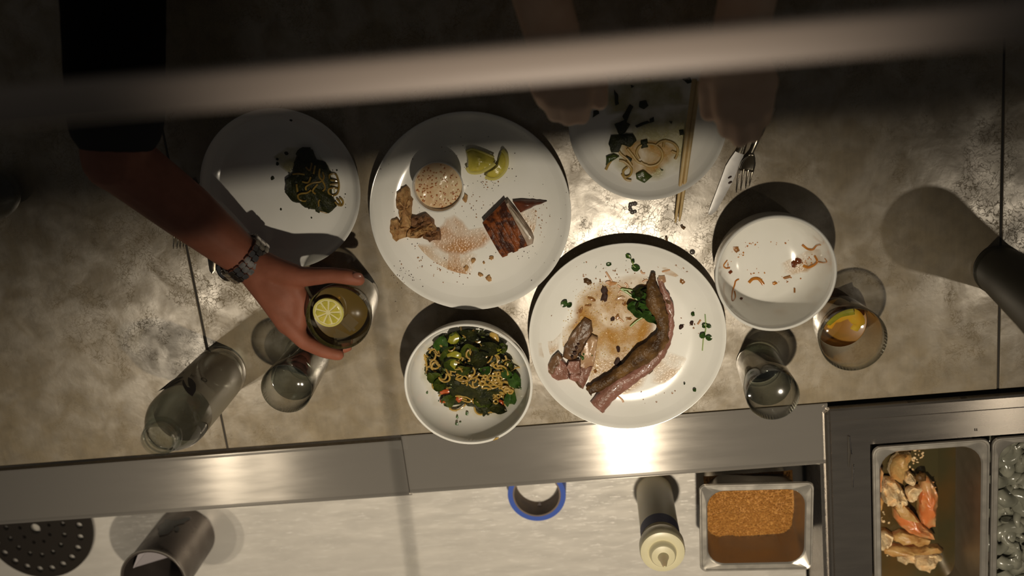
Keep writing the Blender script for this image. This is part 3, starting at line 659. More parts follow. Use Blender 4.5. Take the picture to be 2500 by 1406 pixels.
for k_ in range(110):
    a, r_ = R_.uniform(0, 6.28), .032 * math.sqrt(R_.random()); mm.blob((r_ * math.cos(a), r_ * math.sin(a), .0387 + .002 * r_ * math.sin(a) / .034), R_.uniform(.0006, .0022), R_.uniform(.0006, .0018), .0008, R_.uniform(0, 3), .4, k_, 1)
make('roe_specks', mm, mRoe, rk)['kind'] = 'stuff'
# ---------------------------------------------------------------- glasses, bottle, vessel
def lower(px, py, zt):                           # rim centre pixel at height zt -> foot on the counter
    p = P(px, py, zt); return Vector((p.x, p.y, 0))
def rocks(label, c, liquid, lev, lmat, Rt=.047, h=.115, rb=.038, group=None):
    g = thing('rocks_glass', label, 'glass', c, group)
    rr = lambda z: rb + (Rt - rb) * (z / h) ** .8
    mm = M(); mm.lathe([(.0001, 0), (rb - .003, 0), (rb, .003)] + [(rr(z), z) for z in (h * .25, h * .5, h * .75, h - .001)] + [(Rt - .0008, h), (Rt - .0018, h - .001)] + [(rr(z) - .002, z) for z in (h * .75, h * .5, h * .25, .012)] + [(rb - .006, .009), (.0001, .009)], 64)
    make('glass_wall', mm, mGlass, g)
    mm = M(); ring = []
    mm.lathe([(Rt - .0002, h - .0008), (Rt - .0004, h + .0003), (Rt - .0014, h + .0003), (Rt - .0018, h - .0008)], 64, closed=True); make('rim', mm, mGlassB, g)
    mm = M(); ri = rr(lev) - .0025; mm.lathe([(.0001, .0095), (rb - .007, .0095), (rr(.02) - .003, .015), (rr(lev * .5) - .0025, lev * .5), (ri, lev), (ri - .001, lev - .0006), (.0001, lev - .0006)], 48); make(liquid, mm, lmat, g)
    return g, rr
gc = lower(825, 777, .115)
g1, rr1 = rocks('rocks glass of amber drink with lemon wheel held in the left hand guest\'s hand', gc, 'drink', .088, mDrink)
def ice(g, pts, z, s, mt=None):
    for i, (px, py) in enumerate(pts):
        p = P(px, py, z); b_ = bmesh.new(); bmesh.ops.create_cube(b_, size=1); bmesh.ops.bevel(b_, geom=b_.edges[:], offset=.14, segments=2, affect='EDGES')
        mm = M(); mm.add([((v.co.x * s), (v.co.y * s), v.co.z * s * .8) for v in b_.verts], [tuple(v.index for v in f.verts) for f in b_.faces]); b_.free()
        o = make('ice_cube', mm, mt or mIce, g); o.location = p - Vector(g.location); o.rotation_euler = (.25 * i, .3, .7 + i)
ice(g1, [(858, 780), (838, 815)], .078, .028)
lw = thing('lemon_slice', 'round lemon wheel floating in the amber drink', 'lemon', P(802, 762, .094))
lw.rotation_euler = (.08, -.05, .3)
mm = M(); mm.lathe([(.0195, -.002), (.0222, -.0022), (.0227, 0), (.0222, .0022), (.0195, .002)], 48, closed=True); make('rind', mm, mLemonRind, lw)
mm = M(); mm.lathe([(.0001, -.0016), (.0198, -.0016), (.0198, .0014), (.0001, .0014)], 48); make('pith', mm, mLemonPith, lw)
for i in range(9):
    a = 2 * PI * i / 9; mm = M(); pts = []
    for rr_, da in ((.0035, -.1), (.0175, -.27), (.0185, 0), (.0175, .27), (.0035, .1)): pts.append((rr_ * math.cos(a + da), rr_ * math.sin(a + da), .0012))
    mm.slab(pts, .0011, .0011, .2, .2, .9); make('segment', mm, mLemon, lw)
gc2 = lower(2084, 829, .105)
g2, rr2 = rocks('rocks glass with orange drink remains and peel beside the empty bowl', gc2, 'drink', .030, mDrinkO, .0465, .105, .036)
pc = on_p = P(2075, 790, .045)
mm = M(); mm.tube(smoothed([P(2025, 800, .045), P(2045, 775, .055), P(2075, 765, .06), P(2095, 785, .055), P(2085, 805, .05)], 5), [.004] * 4 + [.009] * 8 + [.010] * 5 + [.006] * 4, 8, .35)
tag(make('orange_peel', mm, mat('orange_peel', (.58, .27, .015), .3, col2=(.50, .34, .03), nscale=40), None, True), 'curl of orange peel inside the glass beside the empty bowl', 'peel')
mm = M(); mm.tube(smoothed([P(2020, 790, .05), P(2050, 768, .062), P(2085, 760, .07)], 5), .005, 8, .3)
tag(make('citrus_wedge', mm, mAvo, None, True), 'green citrus wedge inside the glass beside the empty bowl', 'citrus')
def tumbler(label, c, lev, rt, rb, h=.13):
    g = thing('water_glass', label, 'glass', c)
    rr = lambda z: rb + (rt - rb) * (z / h)
    mm = M(); mm.lathe([(.0001, .001), (rb - .004, 0), (rb, .004)] + [(rr(z), z) for z in (.03, .06, .09, h - .001)] + [(rt - .0008, h), (rt - .0018, h - .001)] + [(rr(z) - .002, z) for z in (.09, .06, .03)] + [(rb - .003, .022), (rb - .008, .018), (.0001, .018)], 64)
    make('glass_wall', mm, mGlass, g)
    mm = M(); mm.lathe([(rb - .0005, .003), (rb + .0006, .006), (rb + .0004, .015), (rb - .003, .018), (.0001, .0175), (.0001, .002), (rb - .004, .0005)], 64); make('thick_base', mm, mGlassB, g)
    mm = M(); mm.lathe([(rt - .0002, h - .0008), (rt - .0004, h + .0003), (rt - .0014, h + .0003), (rt - .0018, h - .0008)], 64, closed=True); make('rim', mm, mGlassB, g)
    mm = M(); ri = rr(lev) - .0025; mm.lathe([(.0001, .019), (rb - .004, .023), (rr(lev * .5) - .0025, lev * .5), (ri, lev), (ri - .001, lev - .0006), (.0001, lev - .0006)], 48); make('water', mm, mWater, g)
    return g
t1 = tumbler('clear water glass standing between the printed bottle and the held drink', lower(699, 949, .13), .092, .0373, .0325)
t2 = tumbler('clear water glass at the nosing edge below the empty bowl', lower(1887, 965, .13), .088, .0370, .0325)
# bottle
HBt = .262
bc = lower(384, 1076, HBt)
# solve the foot so that the neck lands where the photo shows it
bt = thing('water_bottle', 'tall misted glass water bottle with dark blue leaf print at lower left', 'bottle', bc)
BR = .0415
mm = M(); mm.lathe([(.0001, .004), (.030, 0), (.036, .002), (BR - .0005, .008), (BR, .014), (BR - .0008, .024), (BR - .002, .029), (BR - .0045, .029), (BR - .005, .014), (.0001, .012)], 64); make('base', mm, glass_mat('bottle_base_glass', (.93, .94, .92), (.2, .2, .18), 3.5, .08), bt)
mm = M(); mm.lathe_open([(BR - .002, .029), (BR, .033), (BR + .0006, .08), (BR + .0008, .17)], 64); make('misted_body', mm, mFrost, bt)
mm = M(); mm.lathe_open([(BR + .0008, .17), (BR + .0012, .185), (BR, .200), (BR - .005, .216), (BR - .013, .229), (.0222, .236), (.0205, .242), (.0205, .246)], 64); make('shoulder', mm, mShoulder, bt)
mm = M(); mm.lathe([(.0205, .240), (.0262, .241), (.0268, .2435), (.0258, .246), (.0218, .248), (.0228, .250), (.0222, .252), (.0232, .2545), (.0222, .2565), (.0228, HBt - .001), (.0215, HBt), (.0200, HBt - .001), (.0192, .245)], 64, closed=True); make('neck', mm, mGlassB, bt)
def KD(x, y): return 370 + x / 12.78, 880 + y / 12.78
rp = BR + .0016
lf1 = [(1150, 520), (1200, 545), (1300, 620), (1370, 720), (1385, 830), (1375, 950), (1300, 1100), (1275, 1120), (1150, 1030), (1050, 920), (980, 780), (960, 650), (975, 610), (1005, 610), (1060, 710), (1130, 830), (1175, 850), (1195, 835), (1170, 790), (1130, 690), (1130, 600)]
lf2 = [(985, 500), (870, 520), (740, 560), (600, 640), (480, 730), (330, 850), (180, 975), (300, 915), (440, 870), (600, 800), (760, 720), (900, 650), (985, 600), (900, 600), (750, 665), (640, 720), (700, 665), (860, 570)]
def strip_leaf(name, A, B, m_):                  # a leaf printed between two edge curves, wrapped on the glass
    A = smoothed(A, 5); B = smoothed(B, 5); mm = M(); vs_ = []
    for (ax, ay), (bx, by) in zip(A, B):
        for k_ in range(5): q = k_ / 4; vs_.append(on_cyl(*KD(ax + (bx - ax) * q, ay + (by - ay) * q), bc.x, bc.y, rp))
    n = len(A); mm.add(vs_, [(i * 5 + k_, i * 5 + k_ + 1, (i + 1) * 5 + k_ + 1, (i + 1) * 5 + k_) for i in range(n - 1) for k_ in range(4)]); make(name, mm, m_, bt, True)
strip_leaf('leaf_print', [(1150, 520), (1250, 570), (1370, 720), (1385, 850), (1370, 960), (1275, 1120)], [(1140, 525), (1130, 620), (1165, 760), (1200, 850), (1230, 960), (1270, 1115)], mNavy)
strip_leaf('leaf_print', [(975, 605), (960, 680), (985, 790), (1060, 930), (1160, 1040), (1275, 1120)], [(1000, 600), (1040, 690), (1110, 810), (1195, 850), (1235, 960), (1270, 1118)], mNavy)
strip_leaf('leaf_print', [(985, 500), (870, 520), (740, 560), (600, 640), (400, 800), (180, 975)], [(975, 520), (860, 575), (750, 625), (640, 690), (430, 815), (190, 970)], mNavy)
strip_leaf('leaf_print', [(1000, 590), (900, 640), (760, 715), (600, 795), (430, 870), (180, 975)], [(960, 600), (860, 620), (740, 675), (560, 740), (420, 820), (185, 968)], mNavy)
def wrap_text(txt, size, theta, z, m_, spin=0, sp=1.0):
    fc = bpy.data.curves.new('x', 'FONT'); fc.body = txt; fc.size = size; fc.align_x = 'CENTER'; fc.align_y = 'CENTER'; fc.space_character = sp; fc.resolution_u = 3; fc.offset = size * .012
    to = bpy.data.objects.new('x', fc); C.objects.link(to); dg_ = bpy.context.evaluated_depsgraph_get(); me_ = bpy.data.meshes.new_from_object(to.evaluated_get(dg_)); bpy.data.objects.remove(to)
    cs, sn = math.cos(spin), math.sin(spin); mm = M(); vs_ = []
    for v in me_.vertices:
        x, y = v.co.x * cs - v.co.y * sn, v.co.x * sn + v.co.y * cs; a = theta + x / rp; vs_.append((rp * math.cos(a), rp * math.sin(a), z + y))
    mm.add(vs_, [tuple(p.vertices) for p in me_.polygons]); make('lettering', mm, m_, bt, smooth=False)
def th(px, py): p = on_cyl(px, py, bc.x, bc.y, rp); return math.atan2(p.y - bc.y, p.x - bc.x), p.z
for ch_, px, py, sz in (('O', 442, 912, .0125), ('L', 469, 915, .010), ('C', 473, 918, .008), ('O', 498, 927, .0135), ('A', 420, 917, .008)):
    a, z = th(px, py); wrap_text(ch_, sz, a, z, mPrint, PI)
a, z = th(535, 831); wrap_text('SPORTINO', .0068, a, .036, mPrint, PI, 1.15)
# flared vessel at the right edge and dark glass at the left edge
vc = P(2436, 656, 0)
mm = M(); mm.lathe([(.0001, .002), (.033, 0), (.0360, .003), (.0366, .008), (.0348, .013), (.0358, .018), (.040, .08), (.046, .16), (.053, .235), (.0535, .24), (.052, .24), (.045, .16), (.036, .03), (.0001, .02)], 64)
o = make('flared_vessel', mm, mOlive); o.location = vc; tag(o, 'tall dark olive flared vessel at the right edge casting a long shadow', 'vessel')
dc = P(18, 460, 0)
wg = thing('dark_glass', 'dark stemless wine glass in shadow at the left edge', 'glass', (dc.x, dc.y, 0))
mm = M(); mm.lathe([(.0001, .001), (.022, 0), (.030, .012), (.038, .035), (.040, .055), (.036, .085), (.032, .1), (.0305, .1), (.034, .085), (.038, .055), (.036, .035), (.028, .014), (.0001, .006)], 48); make('glass_wall', mm, mGlassB, wg)
mm = M(); mm.lathe([(.0001, .007), (.028, .0145), (.0355, .035), (.037, .05), (.0001, .05)], 48); make('red_wine', mm, mDarkGlass, wg)

# ---------------------------------------------------------------- cutlery and chopsticks
def K6(x, y): return 1640 + x / 5.858, 320 + y / 5.858
def K3(x, y): return 1250 + x / 3.057, 100 + y / 3.057
for i, (a, b_, lb) in enumerate((((K6(48, 1300)), (1694, 200), 'left bamboo chopstick laid across the smeared plate'), ((K6(105, 1280)), (1704, 205), 'right bamboo chopstick laid across the smeared plate'))):
    pa, pb = P(*a, .006), P(*b_, .031); d_ = (pb - pa); mm = M()
    pa.z = .010
    mm.tube([pa, pa + d_ * .05, pa + d_ * .25, pa + d_ * 1.02], [.0012, .0022, .0028, .0036], 10)
    tag(make('chopstick', mm, mBamboo, None, True), lb, 'chopstick')
def flat_strip(mm, cl, hw, z, th_=.0016, mi=0):
    """centre line [(px,py)], half widths (m), heights -> thin metal strip"""
    pts = [P(x, y, zz) for (x, y), zz in zip(cl, z)]; mm.tube(pts, hw, 12, th_ / max(hw) if False else .18, mi)
kn = thing('table_knife', 'steel table knife with glaring blade right of the chopsticks', 'knife', P(1790, 430, 0))
mm = M(); lf = [K6(*q) for q in [(520, 1185), (560, 1202), (640, 1140), (770, 910), (860, 740), (950, 540), (1010, 420), (1030, 330)]]; rt_ = [K6(*q) for q in [(520, 1185), (530, 1140), (600, 960), (690, 720), (770, 500), (830, 400), (880, 330), (930, 260)]]
vs_ = []
for (ax, ay), (bx, by) in zip(lf, rt_):
    p, q = P(ax, ay, .0022), P(bx, by, .0030); vs_ += [p, q, q + Vector((0, 0, .0014)), p.lerp(q, .5) + Vector((0, 0, .0016))]
n = len(lf); mm.add(vs_, [(i * 4 + a, (i + 1) * 4 + a, (i + 1) * 4 + (a + 1) % 4, i * 4 + (a + 1) % 4) for i in range(n - 1) for a in range(4)] + [(0, 1, 2, 3), tuple((n - 1) * 4 + a for a in (3, 2, 1, 0))])
make('blade', mm, mBlade, kn, True)
mm = M(); mm.tube([P(*K6(975, 310), .004), P(*K6(1010, 230), .005), P(1845, 250, .006), P(1868, 170, .007)], [.007, .0055, .0075, .009], 12, .5); make('handle', mm, mCut, kn, True)
mm = M()
for q in ((830, 662), (835, 738)): mm.blob(P(*K6(*q), .0045), .0035, .0016, .0008, .4, .4, 3, 1)
make('food_scrap', mm, mChar, kn, True)['kind'] = 'stuff'
def fork(name, label, tips, basep, head, neck, hend, zt=.004, group=None):
    fk = thing(name, label, 'fork', P(*head, 0)); h0 = zt
    hp = [P(*q, zt) for q in basep]
    mm = M(); l, r_ = basep[0], basep[-1]
    L_, R2_ = P(*l, zt), P(*r_, zt); mid = (L_ + R2_) / 2; nk = P(*neck, .010)
    ax = (nk - mid); ax.z = 0; nv = 8; vs_ = []
    wv = (R2_ - L_) / 2
    for i in range(nv + 1):
        t_ = i / nv; wd = [1.08, 1.1, 1.1, 1.08, 1.0, .85, .62, .4, .26][i]
        for k_ in range(7):
            s_ = -1 + k_ / 3; v = mid + ax * t_ + wv * (s_ * wd); v.z = zt + .006 * t_ + .004 * (t_ ** 2) + .0025 * s_ * s_ * (1 - t_); vs_.append(v)
    top = [(i * 7 + k_, (i + 1) * 7 + k_, (i + 1) * 7 + k_ + 1, i * 7 + k_ + 1) for i in range(nv) for k_ in range(6)]
    mm.add(vs_, top); o = make('head', mm, mCut, fk, True); md = o.modifiers.new('s', 'SOLIDIFY'); md.thickness = .0014
    for i, (tp, bp_) in enumerate(zip(tips, basep)):
        mm = M(); a, b_ = P(*tp, zt + .002), P(*bp_, zt + .001); m_ = (a + b_) / 2; m_.z -= .0015; mm.tube([a, m_, b_ + (b_ - a) * .1], [.0006, .0013, .0016], 8, .8); make('tine', mm, mCut, fk, True)
    mm = M(); mm.tube(smoothed([nk + Vector((0, 0, .0)), P(*[(neck[j] * .75 + hend[j] * .25) for j in (0, 1)], .014), P(*[(neck[j] * .5 + hend[j] * .5) for j in (0, 1)], .014), P(*hend, .006)], 4), [.0028] * 4 + [.003] * 3 + [.004] * 3 + [.0065] * 3, 10, .45); make('handle', mm, mCut, fk, True)
    return fk
fork('table_fork', 'steel fork lying tines down beside the glaring knife', [K6(*q) for q in [(922, 880), (985, 850), (1055, 820), (1110, 780)]], [K6(*q) for q in [(965, 560), (1030, 570), (1095, 580), (1155, 585)]], K6(1100, 480), K6(1140, 320), (1885, 262))
def K7(x, y): return 400 + x / 10.81, 550 + y / 10.81
fork('table_fork', 'steel fork whose four tines stick out under the left forearm', [K7(*q) for q in [(250, 620), (345, 620), (430, 620), (520, 615)]], [K7(*q) for q in [(275, 260), (385, 290), (470, 320), (560, 380)]], K7(430, 250), (455, 552), (500, 440))
k2 = thing('table_knife', 'steel knife tip shining under the left forearm beside the watch', 'knife', P(515, 640, 0))
mm = M(); vs_ = []
for (ax, ay), (bx, by) in (((1250, 1265), (1300, 1265)), ((1205, 1200), (1365, 1190)), ((1180, 1060), (1370, 1070)), ((1150, 850), (1395, 880)), ((1120, 500), (1400, 520)), ((1120, 120), (1340, 100))):
    p, q = P(*K7(ax, ay), .002), P(*K7(bx, by), .0028); vs_ += [p, q, q + Vector((0, 0, .0012)), p.lerp(q, .5) + Vector((0, 0, .0018))]
n = 6; mm.add(vs_, [(i * 4 + a, (i + 1) * 4 + a, (i + 1) * 4 + (a + 1) % 4, i * 4 + (a + 1) % 4) for i in range(n - 1) for a in range(4)] + [(0, 1, 2, 3), tuple((n - 1) * 4 + a for a in (3, 2, 1, 0))]); make('blade', mm, mCut, k2, True)
mm = M(); mm.tube([P(512, 565, .004), P(488, 510, .006), P(458, 440, .006)], [.006, .007, .009], 12, .5); make('handle', mm, mCut, k2, True)
# drops and scraps on the counter
def drop(pts, label):
    mm = M()
    for x, y, r in pts: mm.blob(P(x, y, .0004), r, r, r * .35, 0, .1, 1, 2)
    tag(make('water_drop', mm, mat('dark_water_drop', (.10, .085, .075), .05, spec=.8), None, True), label, 'drop')
def K8(x, y): return 1450 + x / 7.03, 440 + y / 7.03
drop([(*K8(630, 415), .0034), (*K8(665, 405), .0032), (*K8(705, 400), .0034), (*K8(618, 455), .0028), (*K8(625, 500), .0032), (*K8(660, 545), .0036), (*K8(705, 535), .0028)], 'curled pair of water drops on the counter between the plates')
drop([(*K8(1690, 1230), .0042)], 'single round water drop above the rib plate')
mm = M(); mm.tube([P(*K8(*q), .001) for q in [(1500, 765), (1515, 800), (1560, 830)]], [.0018, .002, .0025], 6, .4)
tag(make('leaf_scrap', mm, mCharM, None, True), 'brown leaf scrap on the counter near the chopstick tips', 'food scrap')
mm = M(); mm.tube([P(*K8(*q), .001) for q in [(1240, 955), (1250, 1040)]], [.0017, .0017], 6, .4)
tag(make('leaf_scrap', mm, mCharM, None, True), 'small brown scrap on the counter at the rim of the rib plate', 'food scrap')

# ---------------------------------------------------------------- food
def leaf(mm, c, L, Wd, rot, seed, curl=.3, lift=0, mi=0):
    nu, nv = 8, 4; vs_ = []; cs, sn = math.cos(rot), math.sin(rot)
    for i in range(nu + 1):
        u_ = i / nu; wv = Wd * math.sin(PI * min(1, u_ * .96 + .04)) ** .7 * (1.15 - .3 * u_)
        for j in range(-nv, nv + 1):
            s_ = j / nv; x = (u_ - .5) * L; y = s_ * wv * (1 + .12 * noise.noise(Vector((u_ * 5, s_ * 2, seed))))
            z = lift * u_ + .0035 * abs(s_) * curl * 2 + .004 * curl * math.sin(u_ * 5 + seed) + .0035 * noise.noise(Vector((x * 130, y * 130, seed)))
            vs_.append((c[0] + x * cs - y * sn, c[1] + x * sn + y * cs, c[2] + z))
    w_ = 2 * nv + 1
    fs = [(i * w_ + j, (i + 1) * w_ + j, (i + 1) * w_ + j + 1, i * w_ + j + 1) for i in range(nu) for j in range(2 * nv)]
    mm.add(vs_, fs, mi)
    n = len(vs_); mm.add([(v[0], v[1], v[2] - .0005) for v in vs_], [f[::-1] for f in fs], mi); return mm
def noodle_path(c, n, rng, step=.0042, curv=1.0, zf=None, zr=.004, bound=None):
    x, y = c; a = rng.uniform(0, 6.28); k_ = rng.choice((-1, 1)) * rng.uniform(.25, .75) * curv; z0 = rng.uniform(0, zr); out = []
    for i in range(n):
        out.append((x, y, (zf(x, y) if zf else 0) + z0 + .0022 * math.sin(i * .8 + a)))
        a += k_; k_ += rng.uniform(-.12, .12) * curv
        if bound and math.hypot(x - bound[0], y - bound[1]) > bound[2]: a += .8 * math.copysign(1, k_)
        x += step * math.cos(a); y += step * math.sin(a)
    return smoothed(out, 3)
def KN(x, y): return 950 + x / 3.8, 740 + y / 3.8
rng = random.Random(3)
sal = thing('noodle_salad', 'heap of noodles and wilted greens in the bowl at the nosing edge', 'food', (CN.x, CN.y, .02))
# height field of the heap in the bowl
def zheap(x, y):
    p = math.hypot((x - (CN.x + .002)) / .072, (y - (CN.y + .020)) / .058); return .021 + .027 * max(0, 1 - p * p)
hp_px = [(440, 330), (560, 270), (740, 240), (900, 270), (1060, 350), (1080, 470), (1150, 560), (1210, 720), (1160, 880), (1060, 1000), (900, 1060), (790, 960), (680, 930), (520, 940), (460, 820), (350, 690), (310, 590), (350, 470)]
hw = [on(lambda x, y: zheap(x, y) * .7, *KN(*q)) for q in hp_px]
mm = M(); mm.slab([(v.x, v.y, .02) for v in hw], .013, .010, 1.5, .55, .9, fr=90, seed=2); make('greens_bed', mm, mHerb, sal, True)['kind'] = 'stuff'
def inpoly(x, y, poly):
    c_ = False; n = len(poly)
    for i in range(n):
        x1, y1 = poly[i][0], poly[i][1]; x2, y2 = poly[(i + 1) % n][0], poly[(i + 1) % n][1]
        if (y1 > y) != (y2 > y) and x < (x2 - x1) * (y - y1) / (y2 - y1) + x1: c_ = not c_
    return c_
def rnd_in(poly, rng):
    xs = [p[0] for p in poly]; ys = [p[1] for p in poly]
    while 1:
        x, y = rng.uniform(min(xs), max(xs)), rng.uniform(min(ys), max(ys))
        if inpoly(x, y, poly): return x, y
mm = M()
for i in range(170):                              # chopped dark herbs
    q = rnd_in(hp_px, rng); p = on(zheap, *KN(*q)); mm.blob((p.x, p.y, p.z + .001), rng.uniform(.002, .006), rng.uniform(.0015, .004), rng.uniform(.001, .0025), rng.uniform(0, 3), .6, i, 1)
make('chopped_herbs', mm, mHerb, sal, True)['kind'] = 'stuff'
mm = M()
for i in range(120):
    q = rnd_in(hp_px, rng); p = on(zheap, *KN(*q)); mm.blob((p.x, p.y, p.z + .0015), rng.uniform(.001, .004), rng.uniform(.001, .0025), .001, rng.uniform(0, 3), .6, i, 1)
make('chopped_greens', mm, mLeaf, sal, True)['kind'] = 'stuff'
for i, (x, y, L, Wd, rt0, m_) in enumerate([(490, 360, .024, .011, 1.2, mLeafB), (560, 450, .030, .009, .7, mLeaf), (620, 560, .034, .010, -.3, mLeaf), (760, 430, .030, .012, .2, mLeaf), (900, 600, .020, .008, .6, mLeafB), (1170, 700, .030, .010, -1.2, mLeafB), (1130, 860, .030, .009, 1.3, mLeafB), (440, 680, .028, .010, -.8, mLeaf), (480, 740, .022, .010, .2, mLeaf), (880, 900, .030, .010, -.2, mLeaf), (1000, 950, .034, .009, -.35, mHerb), (740, 290, .032, .012, .1, mHerb), (950, 400, .034, .011, -.3, mHerb), (850, 500, .030, .012, .5, mHerb), (1060, 400, .016, .008, .3, mLeaf), (1110, 570, .018, .008, -.3, mLeaf), (620, 300, .022, .010, 1.3, mLeaf), (700, 600, .026, .008, .1, mLeaf), (560, 880, .026, .010, .6, mLeaf), (1100, 640, .02, .008, -1, mLeafB)]):
    p = on(zheap, *KN(x, y)); mm = M(); leaf(mm, (p.x, p.y, p.z + .003), L, Wd, rt0, i, 1.0); make('leaf', mm, m_, sal, True)
for i, (x, y, a, b_) in enumerate([(610, 480, .012, .008), (600, 330, .011, .008), (980, 310, .010, .006), (1000, 440, .009, .005), (600, 560, .010, .006)]):
    p = on(zheap, *KN(x, y)); mm = M(); mm.blob((p.x, p.y, p.z + .003), a, b_, .004, i * 1.1, .4, i); make('squash_piece', mm, mAvo if i != 2 else mNoodle, sal, True)
for i, (x, y, a, b_) in enumerate([(530, 815, .010, .005), (650, 880, .006, .005), (1040, 915, .006, .004), (500, 900, .005, .003)]):
    p = on(zheap, *KN(x, y)); mm = M(); mm.blob((p.x, p.y, p.z + .003), a, b_, .003, i, .4, i); make('red_pepper_piece', mm, mTomato, sal, True)
mm = M()
zone1 = [(860, 680), (980, 640), (1050, 700), (1140, 760), (1130, 850), (1000, 910), (920, 860), (860, 760)]
for i in range(30):
    q = rnd_in(zone1, rng); p = on(zheap, *KN(*q)); mm.tube(noodle_path((p.x, p.y), rng.randint(9, 16), rng, .0040, 1.1, zheap, .006, (P(*KN(1000, 780), .04).x, P(*KN(1000, 780), .04).y, .019)), .00155, 6)
for q, n_ in (((700, 660), 12), ((790, 700), 12), ((820, 780), 10), ((620, 690), 11), ((690, 800), 14), ((620, 850), 9), ((400, 520), 14), ((380, 600), 12), ((430, 460), 12), ((350, 640), 9), ((470, 560), 8), ((1010, 570), 12), ((1060, 620), 12), ((540, 650), 9), ((840, 880), 10), ((760, 880), 9), ((920, 1010), 9), ((870, 1030), 7), ((850, 350), 8), ((640, 580), 8), ((740, 740), 13), ((1100, 780), 10)):
    p = on(zheap, *KN(*q)); mm.tube(noodle_path((p.x, p.y), n_, rng, .0042, .9, zheap, .005), .0016, 6)
for i in range(70):
    q = rnd_in(hp_px, rng)
    if q[1] < 420 and rng.random() < .7: continue
    p = on(zheap, *KN(*q)); mm.tube(noodle_path((p.x, p.y), rng.randint(5, 11), rng, .0042, .8, zheap, .003), .0015, 6)
make('noodles', mm, mNoodle, sal, True)['kind'] = 'stuff'
mm = M()
for (x, y, L, a) in ((350, 830, .006, .4), (722, 1030, .010, 1.3), (632, 1060, .007, 1.2), (628, 1125, .010, 1.4), (660, 1100, .004, 0), (640, 965, .004, 1), (1225, 790, .004, 1), (460, 905, .003, 1), (1050, 1020, .002, 1)):
    p = on(ZN, *KN(x, y)); mm.blob((p.x, p.y, p.z + .001), L / 2, L / 3.4, .0008, a, .4, x, 1)
tag(make('herb_bits', mm, mLeafB, None, True), 'scattered green bits on the bare wall of the noodle bowl', 'herbs', kind='stuff')
film('sauce_smear', [on(ZN, *KN(*q)) for q in [(300, 420), (480, 300), (1050, 330), (1230, 600), (1240, 900), (1050, 1100), (700, 1080), (400, 950), (280, 700)]], .0006, mOilG, None, 'yellow oil film coating the inside of the noodle bowl', 'sauce', ZN)
mm = M(); mm.slab([P(*KN(*q), HN + .001) for q in [(990, 1245), (1020, 1240), (1010, 1262), (960, 1275)]], .0008); tag(make('rim_smear', mm, mNoodle, None, True), 'orange smear on the rim of the noodle bowl', 'sauce')

# noodles on the left plate
def KL(x, y): return 640 + x / 7.03, 340 + y / 7.03
pl_px = [(620, 180), (740, 150), (880, 250), (930, 350), (1080, 400), (1150, 520), (1180, 680), (1200, 950), (1280, 1150), (1150, 1270), (1000, 1230), (740, 1170), (640, 1090), (520, 1060), (400, 900), (400, 680), (520, 560), (560, 430), (590, 300)]
no = thing('noodle_heap', 'dark heap of noodles and greens on the left plate', 'food', (*P(*KL(800, 700), 0)[:2], .006))
def zl(x, y):
    c_ = P(*KL(800, 760), .01); return .007 + .012 * max(0, 1 - ((x - c_.x) / .035) ** 2 - ((y - c_.y) / .045) ** 2)
mm = M(); mm.slab([P(*KL(*q), .010) for q in pl_px], .009, .0065, .5, .6, .92, fr=110); make('greens_bed', mm, mHerb, no, True)['kind'] = 'stuff'
mm = M()
for i in range(70):
    q = rnd_in(pl_px, rng); p = on(zl, *KL(*q)); mm.blob((p.x, p.y, p.z + .001), rng.uniform(.002, .005), rng.uniform(.0015, .003), .0015, rng.uniform(0, 3), .6, i, 1)
make('chopped_herbs', mm, mHerb, no, True)['kind'] = 'stuff'
mm = M(); p = on(zl, *KL(740, 280)); mm.blob((p.x, p.y, p.z + .003), .013, .012, .006, .4, .4, 4, 3); make('mushroom_cap', mm, mHerb, no, True)
mm = M()
paths = [[(1040, 510), (1070, 640), (1010, 720), (880, 740), (770, 800), (760, 860)], [(1000, 500), (990, 620), (1050, 720), (1090, 820), (1050, 880)], [(960, 760), (880, 870), (920, 930)], [(620, 950), (680, 920), (780, 910), (850, 860)], [(620, 950), (640, 1010), (700, 1050), (760, 1050)], [(1200, 990), (1100, 1020), (990, 1040), (980, 1120), (1010, 1210), (1120, 1250), (1190, 1180), (1220, 1100), (1220, 990)], [(1010, 1160), (1100, 1110), (1180, 1060)], [(1150, 700), (1170, 600), (1260, 590), (1310, 680), (1330, 800), (1300, 920), (1210, 960), (1150, 900), (1160, 840), (1260, 830), (1330, 850)], [(1170, 770), (1250, 760), (1330, 760)], [(1290, 1010), (1330, 1050), (1350, 1110), (1310, 1130)], [(1340, 990), (1400, 1060), (1370, 1130), (1300, 1110), (1260, 1060)], [(600, 760), (620, 890)], [(890, 590), (920, 440)], [(760, 470), (830, 520), (860, 400)], [(540, 590), (640, 580), (740, 600)], [(700, 720), (800, 730), (840, 640)], [(1180, 690), (1260, 700), (1320, 720)]]
for pt in paths:
    w3 = [on(zl, *KL(*q)) for q in pt]; mm.tube(smoothed([(v.x, v.y, v.z + .0035 + .001 * math.sin(i * 2)) for i, v in enumerate(w3)], 6), .0015, 6)
make('noodles', mm, mNoodleD, no, True)['kind'] = 'stuff'
mm = M()
for (x, y, r) in ((420, 240, .0042), (260, 340, .003), (265, 420, .004), (180, 665, .0045), (1285, 530, .002), (325, 1200, .0025), (850, 1345, .0018), (1215, 530, .001), (1430, 940, .0012), (1435, 1170, .001), (500, -340, .004)):
    p = on(Z1, *KL(x, y)); mm.blob((p.x, p.y, p.z + .001), r * .8, r * .7, .001, x, .3, x, 1)
tag(make('herb_bits', mm, mHerb, None, True), 'small dark scraps scattered on the left plate', 'herbs', kind='stuff')
